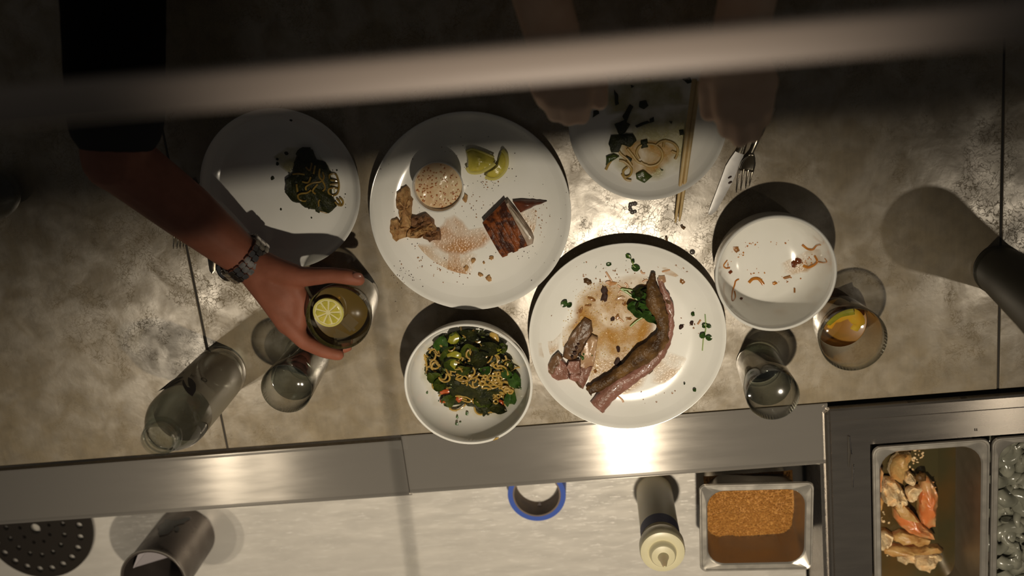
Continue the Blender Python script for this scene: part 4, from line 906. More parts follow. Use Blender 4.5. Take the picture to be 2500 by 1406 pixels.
film('oil_patch', [P(*KL(*q), .0066) for q in [(180, 300), (420, 120), (700, 130), (560, 500), (480, 620), (300, 480)]], .0001 + .0066, mOilG, None, 'oily patch beside the heap on the left plate', 'sauce')
film('oil_patch', [P(*KL(*q), .0066) for q in [(960, 250), (1150, 430), (1400, 620), (1500, 900), (1480, 1150), (1300, 1200), (1200, 800), (1000, 400)]], .0067, mOilG, None, 'yellowish oil streak on the right of the left plate', 'sauce')

# remains on the chopstick plate
sm = thing('noodle_remains', 'smeared noodles and dark greens left on the chopstick plate', 'food', (C3[0], C3[1], .006))
mm = M(); z3 = .009
for i, poly in enumerate([[(740, 700), (900, 690), (930, 740), (880, 790), (820, 770), (800, 830), (740, 830), (720, 770)], [(760, 620), (840, 590), (880, 620), (850, 680), (800, 700)], [(700, 860), (760, 840), (800, 860), (740, 900), (700, 930)], [(920, 990), (980, 960), (1050, 1010), (990, 1060), (930, 1030)], [(920, 630), (1010, 590), (1030, 610), (930, 645)], [(1025, 580), (1060, 565), (1058, 600), (1030, 610)], [(825, 560), (880, 470), (905, 490), (870, 570), (850, 620)], [(950, 450), (1000, 440), (1020, 480), (985, 510), (950, 490)], [(850, 850), (895, 880), (885, 910), (850, 890)], [(960, 740), (1010, 730), (1015, 790), (965, 800)], [(1270, 285), (1330, 270), (1350, 310), (1310, 320)], [(665, 940), (700, 940), (690, 970), (665, 970)], [(760, 360), (790, 400), (800, 470), (770, 480)], [(1245, 665), (1280, 660), (1285, 700), (1250, 705)], [(1170, 598), (1195, 600), (1190, 618)], [(610, 520), (640, 510), (650, 540), (600, 575)], [(870, 240), (890, 260), (850, 262)], [(800, 275), (825, 290), (800, 305)], [(885, 325), (915, 335), (890, 350)], [(1275, 835), (1298, 850), (1275, 862)], [(865, 1030), (900, 1035), (890, 1050)], [(1100, 950), (1128, 960), (1115, 972)], [(1345, 565), (1365, 570), (1350, 585)]]):
    m2 = M(); m2.slab([on(Z3, *K3(*q)) for q in poly], .004 if i < 4 else .002, .0075, .4, .5, .85, seed=i); make('wilted_green', m2, mHerb if i not in (2, 3, 11, 21) else mLeaf, sm, True)
mm = M()
for pt in ([(950, 880), (930, 830), (960, 780), (1050, 770), (1110, 810), (1120, 870), (1080, 920), (1010, 930), (960, 900)], [(860, 800), (900, 850), (940, 900), (1010, 925)], [(1130, 790), (1140, 745), (1200, 760), (1235, 800), (1230, 850), (1215, 880)], [(1070, 780), (1110, 750), (1150, 740)], [(780, 780), (810, 840), (860, 880), (895, 930)], [(800, 890), (840, 900), (890, 950), (880, 1000), (840, 1010), (830, 970), (860, 940)], [(700, 960), (720, 920), (740, 890)], [(820, 990), (850, 1030), (890, 1040)], [(1190, 820), (1225, 835)]):
    w3 = [on(Z3, *K3(*q)) for q in pt]; mm.tube(smoothed([(v.x, v.y, v.z + .0018) for v in w3], 6), .0019, 6)
make('noodles', mm, mNoodle, sm, True)['kind'] = 'stuff'
film('sauce_smear', [on(Z3, *K3(*q)) for q in [(720, 600), (880, 500), (1100, 480), (1330, 480), (1370, 700), (1300, 950), (1100, 1050), (880, 1060), (760, 950), (680, 780)]], .0004, mOilG, sm, zf=Z3)
film('sauce_smear', [on(Z3, *K3(*q)) for q in [(800, 750), (950, 730), (1130, 740), (1250, 780), (1200, 900), (1050, 1000), (900, 1020), (820, 900)]], .0007, mOil, sm, zf=Z3)
film('sauce_smear', [on(Z3, *K3(*q)) for q in [(640, 350), (700, 260), (1300, 230), (1340, 480), (1000, 520), (700, 560)]], .0004, mOilG, sm, zf=Z3)

# ---- large plate
def KF(x, y): return 1130 + x / 4.392, 340 + y / 4.392
def KT(x, y): return 940 + x / 5.409, 360 + y / 5.409
wd = thing('lemon_wedge', 'large squeezed lemon wedge on the big plate, nearer the ramekin', 'lemon', P(1172, 394, .007))
mm = M(); mm.slab([P(*KF(*q), .014) for q in [(30, 130), (95, 100), (200, 130), (330, 190), (345, 250), (290, 300), (180, 355), (70, 355), (45, 300), (50, 230)]], .012, .007, .5, .3, .85); make('flesh', mm, mLemon, wd, True)
mm = M(); mm.tube(smoothed([P(*KF(*q), .0165) for q in [(45, 300), (80, 350), (180, 352), (285, 300), (345, 255)]], 4), .0030, 8); mm.tube(smoothed([P(*KF(*q), .0165) for q in [(35, 130), (95, 106), (200, 135), (335, 192)]], 4), .0016, 8); make('rind', mm, mLemonRind, wd, True)
wd = thing('lemon_wedge', 'crescent lemon wedge on the big plate, farther from the ramekin', 'lemon', P(1212, 405, .007))
mm = M(); mm.slab([P(*KF(*q), .014) for q in [(385, 190), (420, 115), (460, 160), (475, 250), (450, 330), (380, 400), (300, 425), (240, 400), (250, 370), (330, 310), (380, 250)]], .011, .007, .3, .3, .85); make('flesh', mm, mLemon, wd, True)
mm = M(); mm.tube(smoothed([P(*KF(*q), .0155) for q in [(420, 116), (465, 170), (473, 260), (445, 340), (375, 408), (300, 422), (240, 400)]], 4), .0028, 8); make('rind', mm, mLemonRind, wd, True)
# sliced roast: five slices side by side
rs = thing('roast_meat', 'brown glazed sliced roast meat block on the big plate', 'meat', (*P(1240, 560, 0)[:2], .007))
A0, A1, B0, B1 = (205, 905), (415, 1268), (445, 668), (700, 1150)
def lerp2(a, b, t): return (a[0] + (b[0] - a[0]) * t, a[1] + (b[1] - a[1]) * t)
ext = [1.03, .99, 1.02, .99, 1.0]
for i in range(5):
    t0, t1 = i / 5 + .001, (i + 1) / 5 - .001; tp0, tp1 = lerp2(A0, B0, t0), lerp2(A0, B0, t1); bt0, bt1 = lerp2(A1, B1, t0), lerp2(A1, B1, t1)
    e = ext[i]; bt0 = lerp2(tp0, bt0, e); bt1 = lerp2(tp1, bt1, e)
    ztop = .027 + .0005 * math.sin(i * 1.3)
    mm = M(); nseg = 8; vs_ = []
    for k_ in range(nseg + 1):
        q0, q1 = lerp2(tp0, bt0, k_ / nseg), lerp2(tp1, bt1, k_ / nseg); e_ = 1 - (2 * k_ / nseg - 1) ** 6
        p0, p1 = P(*KF(*q0), ztop), P(*KF(*q1), ztop); hz = .007 + (ztop - .007) * (.72 + .28 * e_)
        ins = (p1 - p0) * .08
        for v, z in ((p0, .007), (p0, hz - .0004), (p0 + ins, hz), (p1 - ins, hz + .0003), (p1, hz - .0004), (p1, .007)): vs_.append((v.x, v.y, z + (.0006 * noise.noise(Vector((v.x * 200, v.y * 200, i))))))
    fs = [(k_ * 6 + a, (k_ + 1) * 6 + a, (k_ + 1) * 6 + a + 1, k_ * 6 + a + 1) for k_ in range(nseg) for a in range(5)] + [(0, 1, 2, 3, 4, 5), tuple(nseg * 6 + a for a in (5, 4, 3, 2, 1, 0))] + [(k_ * 6 + 5, (k_ + 1) * 6 + 5, (k_ + 1) * 6, k_ * 6) for k_ in range(nseg)]
    mis = [1 if (a == 4 and i == 4) else 0 for k_ in range(nseg) for a in range(5)] + [0] * 2 + [1] * nseg
    n0 = len(mm.f); mm.add(vs_, fs); mm.mi = mis; make('slice', mm, [mCrust, mPale], rs, True)
mm = M(); mm.slab([P(*KF(*q), .020) for q in [(450, 680), (480, 660), (560, 760), (660, 900), (740, 1020), (760, 1070), (750, 1125), (700, 1150), (600, 960), (500, 790)]], .017, .007, .1, .1, .93); make('cut_face', mm, mPale, rs, True)
mm = M(); mm.slab([P(*KF(*q), .026) for q in [(495, 725), (520, 745), (600, 850), (700, 990), (745, 1070), (720, 1090), (640, 980), (540, 840)]], .002, .0245, .1, .1, .9); make('fat_seam', mm, mat('grey_seam', (.26, .20, .13), .3, col2=(.40, .33, .25), nscale=120), rs, True)
mm = M(); mm.slab([P(*KF(*q), .010) for q in [(535, 660), (620, 645), (760, 650), (900, 662), (760, 720), (620, 785), (570, 720)]], .008, .007, .5, .35, .8)
tag(make('roast_tip', mm, mMaroon, None, True), 'small maroon triangular meat tip beside the sliced roast', 'meat')
def bread(label, pts, h, z=.0065, m_=mBread, seed=0):
    mm = M(); mm.slab([P(*KT(*q), z + h * .7) for q in pts], h, z, .3, .9, .92, seed=seed, fr=260); tag(make('toast_piece', mm, m_, None, True), label, 'toast')
bread('tall torn toast strip left of the ramekin', [(160, 600), (220, 550), (290, 510), (325, 560), (330, 650), (370, 690), (345, 800), (350, 950), (330, 1060), (210, 1060), (195, 900), (180, 840), (150, 800), (148, 680)], .010, seed=1)
bread('torn toast chunk at the lower left of the big plate', [(65, 960), (170, 930), (205, 1000), (330, 1070), (300, 1180), (240, 1200), (150, 1245), (105, 1200), (70, 1110)], .009, seed=2)
bread('dark crust of toast just below the ramekin', [(350, 920), (450, 920), (540, 880), (600, 930), (640, 970), (640, 1060), (520, 1040), (400, 1060), (345, 1040)], .011, m_=mBreadD, seed=3)
bread('pale toast crumb side lying in the middle of the toast pieces', [(300, 1080), (400, 1060), (520, 1010), (620, 990), (680, 1080), (560, 1120), (480, 1180), (380, 1200), (280, 1180)], .012, seed=4)
bread('rounded browned toast corner, rightmost toast piece', [(490, 1160), (560, 1095), (640, 1080), (725, 1090), (735, 1180), (725, 1225), (660, 1210), (600, 1245), (510, 1200)], .010, m_=mBreadD, seed=5)
bread('small brown crumb right of the ramekin', [(1020, 690), (1060, 600), (1090, 640), (1080, 720), (1060, 735)], .004, seed=6)
for i, (x, y, r, lb) in enumerate([(945, 1025, .0038, 'toast bit below the roast'), (780, 1090, .0045, 'dark toast bit left of centre'), (930, 1160, .0050, 'square toast bit near the lower rim'), (873, 1135, .0040, 'oval toast bit near the lower rim'), (825, 1040, .0045, 'orange toast bit in the smear'), (895, 1055, .0020, 'tiny toast bit between the larger ones')]):
    p = on(Z2, 850 + x / 2.703, 250 + y / 2.703); mm = M(); mm.blob((p.x, p.y, p.z + .001), r, r * .8, .0022, i, .7, i + 3, 2); tag(make('toast_crumb', mm, mBread, None, True), lb + ' of the big plate', 'crumb')
def K2(x, y): return 850 + x / 2.703, 250 + y / 2.703
film('juice_smear', [P(*K2(*q), .0068) for q in [(620, 800), (640, 760), (700, 735), (760, 780), (800, 835), (900, 820), (960, 900), (900, 960), (760, 1010), (640, 1000), (560, 960), (500, 900)]], .0069, mOil2, None, 'orange brown juice smear in the middle of the big plate', 'sauce')
film('juice_smear', [P(*K2(*q), .0068) for q in [(660, 980), (740, 980), (750, 1080), (800, 1140), (785, 1205), (720, 1190), (660, 1120), (580, 1150), (650, 1090)]], .00695, mOil2, None, 'narrow brown trail running down from the smear on the big plate', 'sauce')
film('juice_smear', [P(*K2(*q), .0068) for q in [(1120, 700), (1230, 690), (1310, 760), (1300, 860), (1230, 920), (1160, 820)]], .0069, mOil3, None, 'pale juice patch right of the roast meat', 'sauce')
film('juice_smear', [P(*K2(*q), .0068) for q in [(420, 930), (700, 930), (860, 1000), (800, 1180), (560, 1160), (430, 1080)]], .00685, mOil3, None, 'wide faint juice stain toward the lower rim of the big plate', 'sauce')
def specks(name, label, surf, K, areas, m_, seed, rmin=.0004, rmax=.0012, flat=.5):
    rg = random.Random(seed); mm = M(); i = 0
    for (x, y, sx, sy, n) in areas:
        for _ in range(n):
            p = on(surf, *K(x + rg.gauss(0, sx), y + rg.gauss(0, sy)), 3); r = rg.uniform(rmin, rmax) ; i += 1
            mm.blob((p.x, p.y, p.z + r * .3), r, r * rg.uniform(.5, .9), r * flat, rg.uniform(0, 3), .5, i, 1)
    return tag(make(name, mm, m_, None, True), label, 'crumbs', kind='stuff')
specks('pepper_specks', 'dark spice specks scattered over the big plate', Z2, K2, [(780, 700, 330, 260, 150), (380, 1100, 60, 60, 40), (930, 530, 50, 30, 20), (1200, 990, 40, 30, 10)], mChar, 1, .0005, .0010)
specks('orange_crumbs', 'orange crumbs scattered over the big plate', Z2, K2, [(820, 680, 30, 40, 12), (1270, 780, 40, 70, 26), (500, 1050, 60, 50, 18), (700, 1130, 90, 40, 18), (940, 520, 40, 30, 12)], mSeed, 2, .0006, .0015)

# ---- rib plate
def K4(x, y): return 1280 + x / 2.811, 560 + y / 2.811
def K5(x, y): return 1300 + x / 4.85, 740 + y / 4.85
def K9(x, y): return 1320 + x / 6.579, 600 + y / 6.579
rb_ = thing('rib_bone', 'long curved charred rib with pink meat lying across the plate', 'meat', (*P(1560, 850, 0)[:2], .007))
def meat(mm, path, hw_, z, flat, amp, seed):
    pts = [P(*K4(*q), zz) for q, zz in zip(path, z)]; pts = smoothed([tuple(p) for p in pts], 6); hh = smoothed([(h,) for h in hw_], 6)
    n0 = len(mm.v); mm.tube(pts, [h[0] for h in hh], 18, flat)
    for i in range(n0, len(mm.v)):
        v = Vector(mm.v[i]); d = noise.noise_vector(v * 130 + Vector((seed, 0, 0))) * amp * 1.1 + noise.noise_vector(v * 320) * amp * .5; mm.v[i] = (v.x + d.x, v.y + d.y, max(.0066, v.z + d.z * .7))
px = .000585 / 2.811
mm = M(); meat(mm, [(885, 295), (880, 400), (895, 500), (940, 600), (955, 690), (915, 780), (820, 860), (700, 950), (570, 1040), (440, 1110)], [18 * px, 40 * px, 62 * px, 48 * px, 42 * px, 62 * px, 66 * px, 44 * px, 40 * px, 36 * px], [.012, .016, .018, .018, .018, .018, .019, .018, .017, .015], .62, .0028, 1); make('charred_crust', mm, mCharM, rb_, True)
mm = M(); meat(mm, [(925, 340), (965, 450), (1000, 540), (1005, 680), (975, 780), (920, 870), (820, 965), (700, 1040), (590, 1120), (500, 1215)], [14 * px, 26 * px, 26 * px, 24 * px, 30 * px, 38 * px, 42 * px, 52 * px, 60 * px, 62 * px], [.011, .013, .014, .014, .014, .014, .014, .015, .016, .015], .60, .0022, 5); make('pink_meat', mm, mPink, rb_, True)
mm = M(); mm.slab([P(*K4(*q), .010) for q in [(920, 320), (965, 315), (975, 355), (940, 380), (915, 350)]], .005, .007, .3, .4); make('loose_flap', mm, mFat, rb_, True)
mm = M(); mm.slab([P(*K4(*q), .012) for q in [(960, 470), (1000, 480), (1020, 500), (1010, 530), (975, 500)]], .008, .008, .3, .4); make('loose_flap', mm, mGrey, rb_, True)
mm = M(); mm.slab([P(*K4(*q), .010) for q in [(830, 940), (885, 970), (860, 990), (820, 985)]], .006, .007, .3, .4); make('loose_flap', mm, mGrey, rb_, True)
sl = thing('sliced_meat', 'stack of thin pink meat slices left of the rib bone', 'meat', (*P(1400, 870, 0)[:2], .007))
for nm, pts, z, h, m_, sd in (('slice', [(620, 180), (700, 230), (715, 340), (690, 380), (640, 450), (590, 560), (520, 660), (440, 690), (360, 650), (375, 540), (480, 350)], .0068, .008, mGrey, 1), ('slice', [(250, 650), (350, 670), (420, 760), (435, 850), (420, 910), (300, 935), (230, 890), (185, 840), (175, 745)], .0068, .011, mPink, 2), ('slice', [(430, 690), (560, 680), (570, 830), (520, 850), (440, 840), (400, 760)], .012, .006, mPink, 3), ('slice', [(560, 760), (720, 740), (700, 800), (640, 950), (600, 1030), (540, 1000), (500, 940), (430, 910), (440, 840), (560, 825)], .0068, .010, mPink, 4), ('fat_slice', [(700, 385), (775, 420), (750, 600), (725, 760), (640, 790), (560, 770), (570, 600), (640, 450)], .0100, .007, mFat, 5), ('browned_end', [(230, 650), (310, 590), (360, 650), (300, 780), (230, 860), (180, 830), (175, 740)], .012, .007, mGrey, 6), ('browned_end', [(500, 930), (560, 905), (635, 930), (600, 1030), (560, 1010)], .010, .006, mGrey, 7)):
    mm = M(); mm.slab([P(*K5(*q), z + h) for q in pts], h, z, .25, .35, .9, seed=sd, fr=140); make(nm, mm, m_, sl, True)
mm = M()
for (x, y, r) in ((500, 590, .004), (520, 530, .0035), (470, 640, .003), (540, 480, .0025), (560, 620, .003)): p = P(*K5(x, y), .018); mm.blob(p, r, r * .8, .002, x, .5, x, 1)
make('herb_topping', mm, mChar, sl, True)['kind'] = 'stuff'
mm = M()
for (x, y, r) in ((595, 650, .0032), (605, 605, .002), (575, 630, .002), (705, 620, .0014)): p = P(*K5(x, y), .0185); mm.blob(p, r, r * .8, .0015, x, .4, x, 1)
make('green_herb', mm, mLeafB, sl, True)['kind'] = 'stuff'
gr = thing('wilted_greens', 'clump of dark green leaves tucked beside the rib bone', 'greens', (*P(1545, 740, 0)[:2], .007))
for i, (x, y, L, Wd, a) in enumerate([(1620, 720, .022, .007, .3), (1560, 760, .020, .006, .25), (1650, 830, .022, .008, -.5), (1600, 1000, .034, .011, -.15), (1720, 1050, .030, .010, -.3), (1760, 1130, .026, .008, -.9), (1480, 950, .018, .007, .2), (1830, 1180, .018, .006, -1.0), (1660, 960, .026, .010, .1), (1700, 760, .024, .010, .9), (1560, 1070, .018, .006, -.4)]):
    mm = M(); leaf(mm, P(*K9(x, y), .011 + .001 * (i % 3)), L, Wd, a, i + 20, .8); make('leaf', mm, mLeafB if i not in (0, 9, 8) else mHerb, gr, True)
for pts in ([(1440, 1300), (1540, 1210), (1640, 1150), (1720, 1135)], [(1280, 690), (1400, 760), (1520, 830), (1620, 880)], [(1300, 690), (1440, 710), (1560, 745)], [(1360, 720), (1480, 820), (1600, 900)]):
    mm = M(); mm.tube(smoothed([P(*K9(*q), .0095) for q in pts], 4), .0014, 8, .8); make('stem', mm, mStem, gr, True)
def sprig(label, stems, leaves):
    s_ = thing('herb_sprig', label, 'herb', P(*K4(*leaves[0][:2]), .007))
    for st in stems: mm = M(); mm.tube(smoothed([on(Z4, *K4(*q)) + Vector((0, 0, .0012)) for q in st], 4), .0009, 6); make('stem', mm, mStem, s_, True)
    for i, (x, y, L, a) in enumerate(leaves): mm = M(); p = on(Z4, *K4(x, y)); leaf(mm, (p.x, p.y, p.z + .001), L, L * .38, a, i + x, .4); make('leaf', mm, mLeafB, s_, True)
sprig('green sprig near the upper rim of the rib plate', [[(700, 165), (740, 215), (750, 250), (780, 265)]], [(765, 260, .013, -.2), (745, 215, .007, 1.2), (715, 180, .010, -.8)])
sprig('single round green leaf in the upper part of the rib plate', [], [(580, 237, .008, 0)])
sprig('pair of green leaves at the left side of the rib plate', [], [(275, 505, .013, .9), (310, 515, .009, .4)])
sprig('upright green sprig at the right side of the rib plate', [[(1240, 580), (1245, 680), (1230, 740), (1222, 830)]], [(1240, 655, .010, .2), (1268, 738, .011, -.1), (1222, 722, .011, .9), (1265, 660, .008, -.4)])
sprig('single green leaf near the lower right rim of the rib plate', [], [(1167, 1097, .006, .6)])
sprig('small green leaf by the charred bits on the rib plate', [], [(1155, 578, .007, 1.2), (1098, 1052, .003, 0)])
film('pan_juice', [P(*K4(*q), .0069) for q in [(350, 420), (440, 370), (600, 330), (780, 290), (860, 310), (860, 500), (930, 600), (900, 720), (800, 860), (650, 950), (520, 1040), (440, 1080), (440, 960), (420, 800), (230, 820), (240, 700), (330, 600)]], .0070, mOil, None, 'glossy golden pan juices pooled left of the rib bone', 'sauce')
film('pan_juice', [P(*K4(*q), .0069) for q in [(430, 900), (560, 860), (850, 780), (900, 900), (820, 1080), (640, 1200), (520, 1180), (430, 1050)]], .0071, mOil3, None, 'thin juices below the rib bone', 'sauce')
film('pan_juice', [P(*K4(*q), .0069) for q in [(660, 1240), (740, 1220), (900, 1190), (910, 1215), (780, 1250), (670, 1265)]], .0071, mOil2, None, 'orange streak near the lower rim of the rib plate', 'sauce')
film('pan_juice', [on(Z4, *K4(*q)) for q in [(90, 780), (200, 760), (260, 700), (240, 820), (150, 890), (95, 870)]], .0005, mOil3, None, 'faint brown smear at the left rim of the rib plate', 'sauce', Z4)
film('pan_juice', [on(Z4, *K4(*q)) for q in [(940, 260), (1040, 240), (1110, 300), (1040, 330), (960, 310)]], .0005, mOil3, None, 'faint smear at the upper right of the rib plate', 'sauce', Z4)
film('pan_juice', [P(*K4(*q), .0069) for q in [(860, 860), (1000, 840), (1200, 900), (1150, 1000), (980, 1080), (860, 1060)]], .0071, mOil3, None, 'clear juices right of the rib bone', 'sauce')
mm = M()
for i in range(520):                              # beads of fat on the juice
    q = rnd_in([(350, 420), (440, 370), (600, 340), (860, 560), (900, 720), (800, 860), (560, 1040), (440, 1040), (420, 760), (230, 820), (240, 700)], rng); p = P(*K4(*q), .0072); r = rng.uniform(.0004, .0011); mm.blob(p, r, r, r * .7, 0, .1, i, 1)
tag(make('fat_beads', mm, mat('fat_bead', (.62, .44, .18), .06, coat=.6), None, True), 'tiny shiny beads of fat floating on the golden juices', 'fat', kind='stuff')
g = 'charred bits on the rib plate'
def bit(x, y, r, m_, label, asp=.8, h=.002, seed=0, amp=.7, cat='charred bit'):
    p = on(Z4, *K4(x, y)); mm = M(); mm.blob((p.x, p.y, p.z + h * .5), r, r * asp, h, x * .1, amp, seed + x, 2, 2.6); return tag(make(cat.replace(' ', '_'), mm, m_, None, True), label, cat)
bit(550, 418, .0068, mChar, 'black charred bit left of the greens, upper of two', .75)
bit(548, 462, .0075, mChar, 'black charred bit left of the greens, lower of two', .6)
bit(640, 905, .0065, mChar, 'black charred bit above the lower end of the rib', .8)
bit(645, 818, .006, mChar, 'elongated charred bit in the golden juices', .45)
bit(605, 612, .0035, mChar, 'round charred berry in the middle of the juices')
bit(1078, 665, .0045, mChar, 'black bit alone on the clean right side of the rib plate', .7)
bit(1148, 640, .0038, mChar, 'black bit under the small leaf on the right', .7)
bit(435, 355, .0065, mCharM, 'brown seedy bit near the upper left of the rib plate', .7)
bit(687, 507, .0035, mSeed, 'reddish berry touching the greens', .8)
bit(1085, 358, .0042, mSeed, 'orange brown bit at the upper right of the rib plate', .8)
bit(487, 972, .0032, mSeed, 'reddish bit between the meat slices and the rib', .9)
bit(595, 365, .0075, mShallot, 'curved tan shallot piece above the charred bits', .45, cat='shallot')
bit(465, 478, .0068, mSeed, 'roasted seed pod in the upper juices', .35, cat='seed pod')
bit(388, 555, .0055, mSeed, 'curled brown seed at the left of the juices', .35, cat='seed pod')
bit(720, 610, .0045, mSeed, 'pale seed between berry and stem', .45, cat='seed pod')
bit(640, 598, .0042, mSeed, 'brown seed right of the charred berry', .7, cat='seed pod')
bit(660, 470, .0068, mFat, 'olive scrap of meat left of the leaves', .6, cat='meat scrap')
bit(440, 520, .0050, mSeed, 'slim seed below the pod in the upper juices', .3, cat='seed pod')
specks('grain_crumbs', 'brown grains and crumbs strewn over the rib plate', Z4, K4, [(560, 400, 130, 70, 46), (700, 300, 120, 40, 18), (450, 600, 120, 110, 34), (700, 800, 130, 90, 24), (1180, 640, 40, 60, 8), (850, 1130, 90, 40, 14), (420, 300, 40, 30, 6), (1050, 300, 50, 30, 8)], mSeed, 5, .0005, .0018)
specks('herb_crumbs', 'tiny green herb crumbs on the rib plate', Z4, K4, [(600, 300, 200, 60, 12), (1000, 700, 150, 200, 8), (500, 650, 120, 120, 8)], mLeafB, 6, .0004, .001)
mm = M()
for pts in ([(560, 290), (585, 330), (600, 355)], [(690, 365), (708, 385), (700, 410)], [(800, 285), (812, 300), (830, 300)], [(810, 360), (840, 345), (850, 375), (820, 385)], [(945, 290), (1000, 275)], [(640, 380), (670, 410), (650, 430)], [(620, 600), (660, 615), (680, 635)], [(640, 1140), (670, 1165), (680, 1185)], [(1190, 650), (1210, 620)]):
    mm.tube(smoothed([on(Z4, *K4(*q)) + Vector((0, 0, .0008)) for q in pts], 4), .0013, 6, .6)
tag(make('shallot_shreds', mm, mShallot, None, True), 'thin fried shallot shreds on the rib plate', 'shallots', kind='stuff')

# ---- bowl scraps at right
def KW(x, y): return 1740 + x / 4.534, 520 + y / 4.534
g = 'scraps'
def scrap(pts, r, m_, label, cat='food scrap'):
    mm = M(); w3 = [on(ZB, *KW(*q)) + Vector((0, 0, .0008)) for q in pts]
    if len(w3) == 1: mm.blob(w3[0], r, r * .75, .0014, pts[0][0], .6, pts[0][0], 2, 2.6)
    else: mm.tube(smoothed([tuple(v) for v in w3], 5), r, 6, .5)
    tag(make('sauce_scrap', mm, m_, None, True), label, cat)
mBr = mat('orange_glaze', (.48, .19, .02), .18, col2=(.36, .11, .015), nscale=70, coat=.4); mBrD = mat('dark_glaze', (.14, .035, .008), .14, coat=.5)
scrap([(900, 560)], .0055, mBrD, 'dark glazed chunk right of centre in the empty bowl', 'food scrap'); scrap([(945, 530)], .0055, mBrD, 'dark glazed chunk joined to the right of the first one')
scrap([(990, 350), (1050, 395), (1110, 400), (1150, 360), (1195, 350)], .0016, mBr, 'curved orange shred near the upper right of the empty bowl')
scrap([(1000, 580), (1060, 600), (1130, 570), (1160, 530), (1130, 470)], .002, mBr, 'orange smear right of the dark chunk')
scrap([(1170, 540), (1230, 550), (1265, 535), (1240, 500)], .0011, mBr, 'hooked orange shred at the right wall of the empty bowl')
scrap([(400, 770), (440, 730), (500, 725), (540, 760), (560, 790)], .0022, mBr, 'orange clump at the lower left of the empty bowl')
scrap([(260, 400)], .0052, mSeed, 'brown knob at the upper left wall of the empty bowl'); scrap([(210, 640), (180, 665)], .0022, mBrD, 'red brown sliver at the left wall of the empty bowl')
scrap([(290, 730), (255, 750), (240, 800), (215, 880), (215, 970), (250, 930), (240, 860)], .0011, mBr, 'long looped shred at the lower left wall of the empty bowl')
scrap([(685, 775)], .0034, mBr, 'small orange crumb near the bottom middle of the empty bowl'); scrap([(790, 720), (860, 700)], .0020, mSeed, 'olive brown shred near the bottom middle of the empty bowl')
scrap([(905, 830), (905, 880)], .0013, mSeed, 'short brown fleck in the lower right of the empty bowl'); scrap([(315, 945)], .0028, mBrD, 'dark drop in the shaded lower left of the empty bowl')
scrap([(160, 520), (120, 580), (150, 610), (190, 600)], .0009, mBr, 'thin orange loop at the left wall of the empty bowl')
specks('sauce_flecks', 'orange sauce flecks scattered in the empty bowl', ZB, KW, [(300, 430, 40, 40, 10), (440, 350, 60, 50, 8), (470, 650, 60, 40, 10), (1080, 560, 70, 50, 12), (800, 720, 70, 40, 8), (700, 340, 60, 30, 5), (180, 580, 20, 40, 5)], mBr, 9, .0006, .0018, .5)
film('sauce_film', [on(ZB, *KW(*q)) for q in [(740, 560), (900, 480), (1200, 400), (1250, 560), (1050, 660), (860, 700), (760, 660)]], .0005, mOil3, None, 'thin shiny film at the right of the empty bowl', 'sauce', ZB)

# ---------------------------------------------------------------- guests
def body(name, chains, mt, voxel=.0032, smooth_it=6, parent=None, balls=()):
    bm = bmesh.new()
    def seg(a, ra, b, rb):
        a, b = Vector(a), Vector(b); d = (b - a); L_ = max(d.length, 1e-5); q = d.to_track_quat('Z', 'Y').to_matrix()
        vs_ = []; sg = 14
        prof = [(ra * math.sin(t * PI / 8), -ra * math.cos(t * PI / 8)) for t in range(5)] + [(rb * math.cos(t * PI / 8), L_ + rb * math.sin(t * PI / 8)) for t in range(5)]
        rows = []
        for r, z in prof:
            rows.append([bm.verts.new(a + q @ Vector((max(r, 1e-5) * math.cos(2 * PI * k / sg), max(r, 1e-5) * math.sin(2 * PI * k / sg), z))) for k in range(sg)])
        for r0, r1 in zip(rows, rows[1:]):
            for k in range(sg): bm.faces.new((r0[k], r0[(k + 1) % sg], r1[(k + 1) % sg], r1[k]))
        bm.faces.new(rows[0][::-1]); bm.faces.new(rows[-1])
    for ch in chains:
        for (a, ra), (b, rb) in zip(ch, ch[1:]): seg(a, ra, b, rb)
    for c_, r3 in balls:
        mtx = Matrix.Translation(c_) @ Matrix.Diagonal((*r3, 1)); bmesh.ops.create_icosphere(bm, subdivisions=3, radius=1, matrix=mtx)
    me = bpy.data.meshes.new(name); bm.to_mesh(me); bm.free()
    o = bpy.data.objects.new(name, me); C.objects.link(o)
    r = o.modifiers.new('r', 'REMESH'); r.mode = 'VOXEL'; r.voxel_size = voxel
    s_ = o.modifiers.new('s', 'SMOOTH'); s_.iterations = smooth_it; s_.factor = .5
    dg_ = bpy.context.evaluated_depsgraph_get(); m2 = bpy.data.meshes.new_from_object(o.evaluated_get(dg_)); bpy.data.objects.remove(o)
    m2.materials.clear(); m2.materials.append(mt); m2.polygons.foreach_set('use_smooth', [True] * len(m2.polygons))
    o = bpy.data.objects.new(name, m2); C.objects.link(o)
    if parent: o.parent = parent; o.location = -Vector(parent.location)
    return o
def torso_parts(cx, sh, sgn=1):
    """seated body behind the counter, wholly beyond the top of the picture"""
    hip = Vector((cx, .42, -.42)); chest = Vector((cx, .36, .02)); neck = Vector((cx, .35, .22)); head = Vector((cx, .33, .36))
    return hip, chest, neck, head
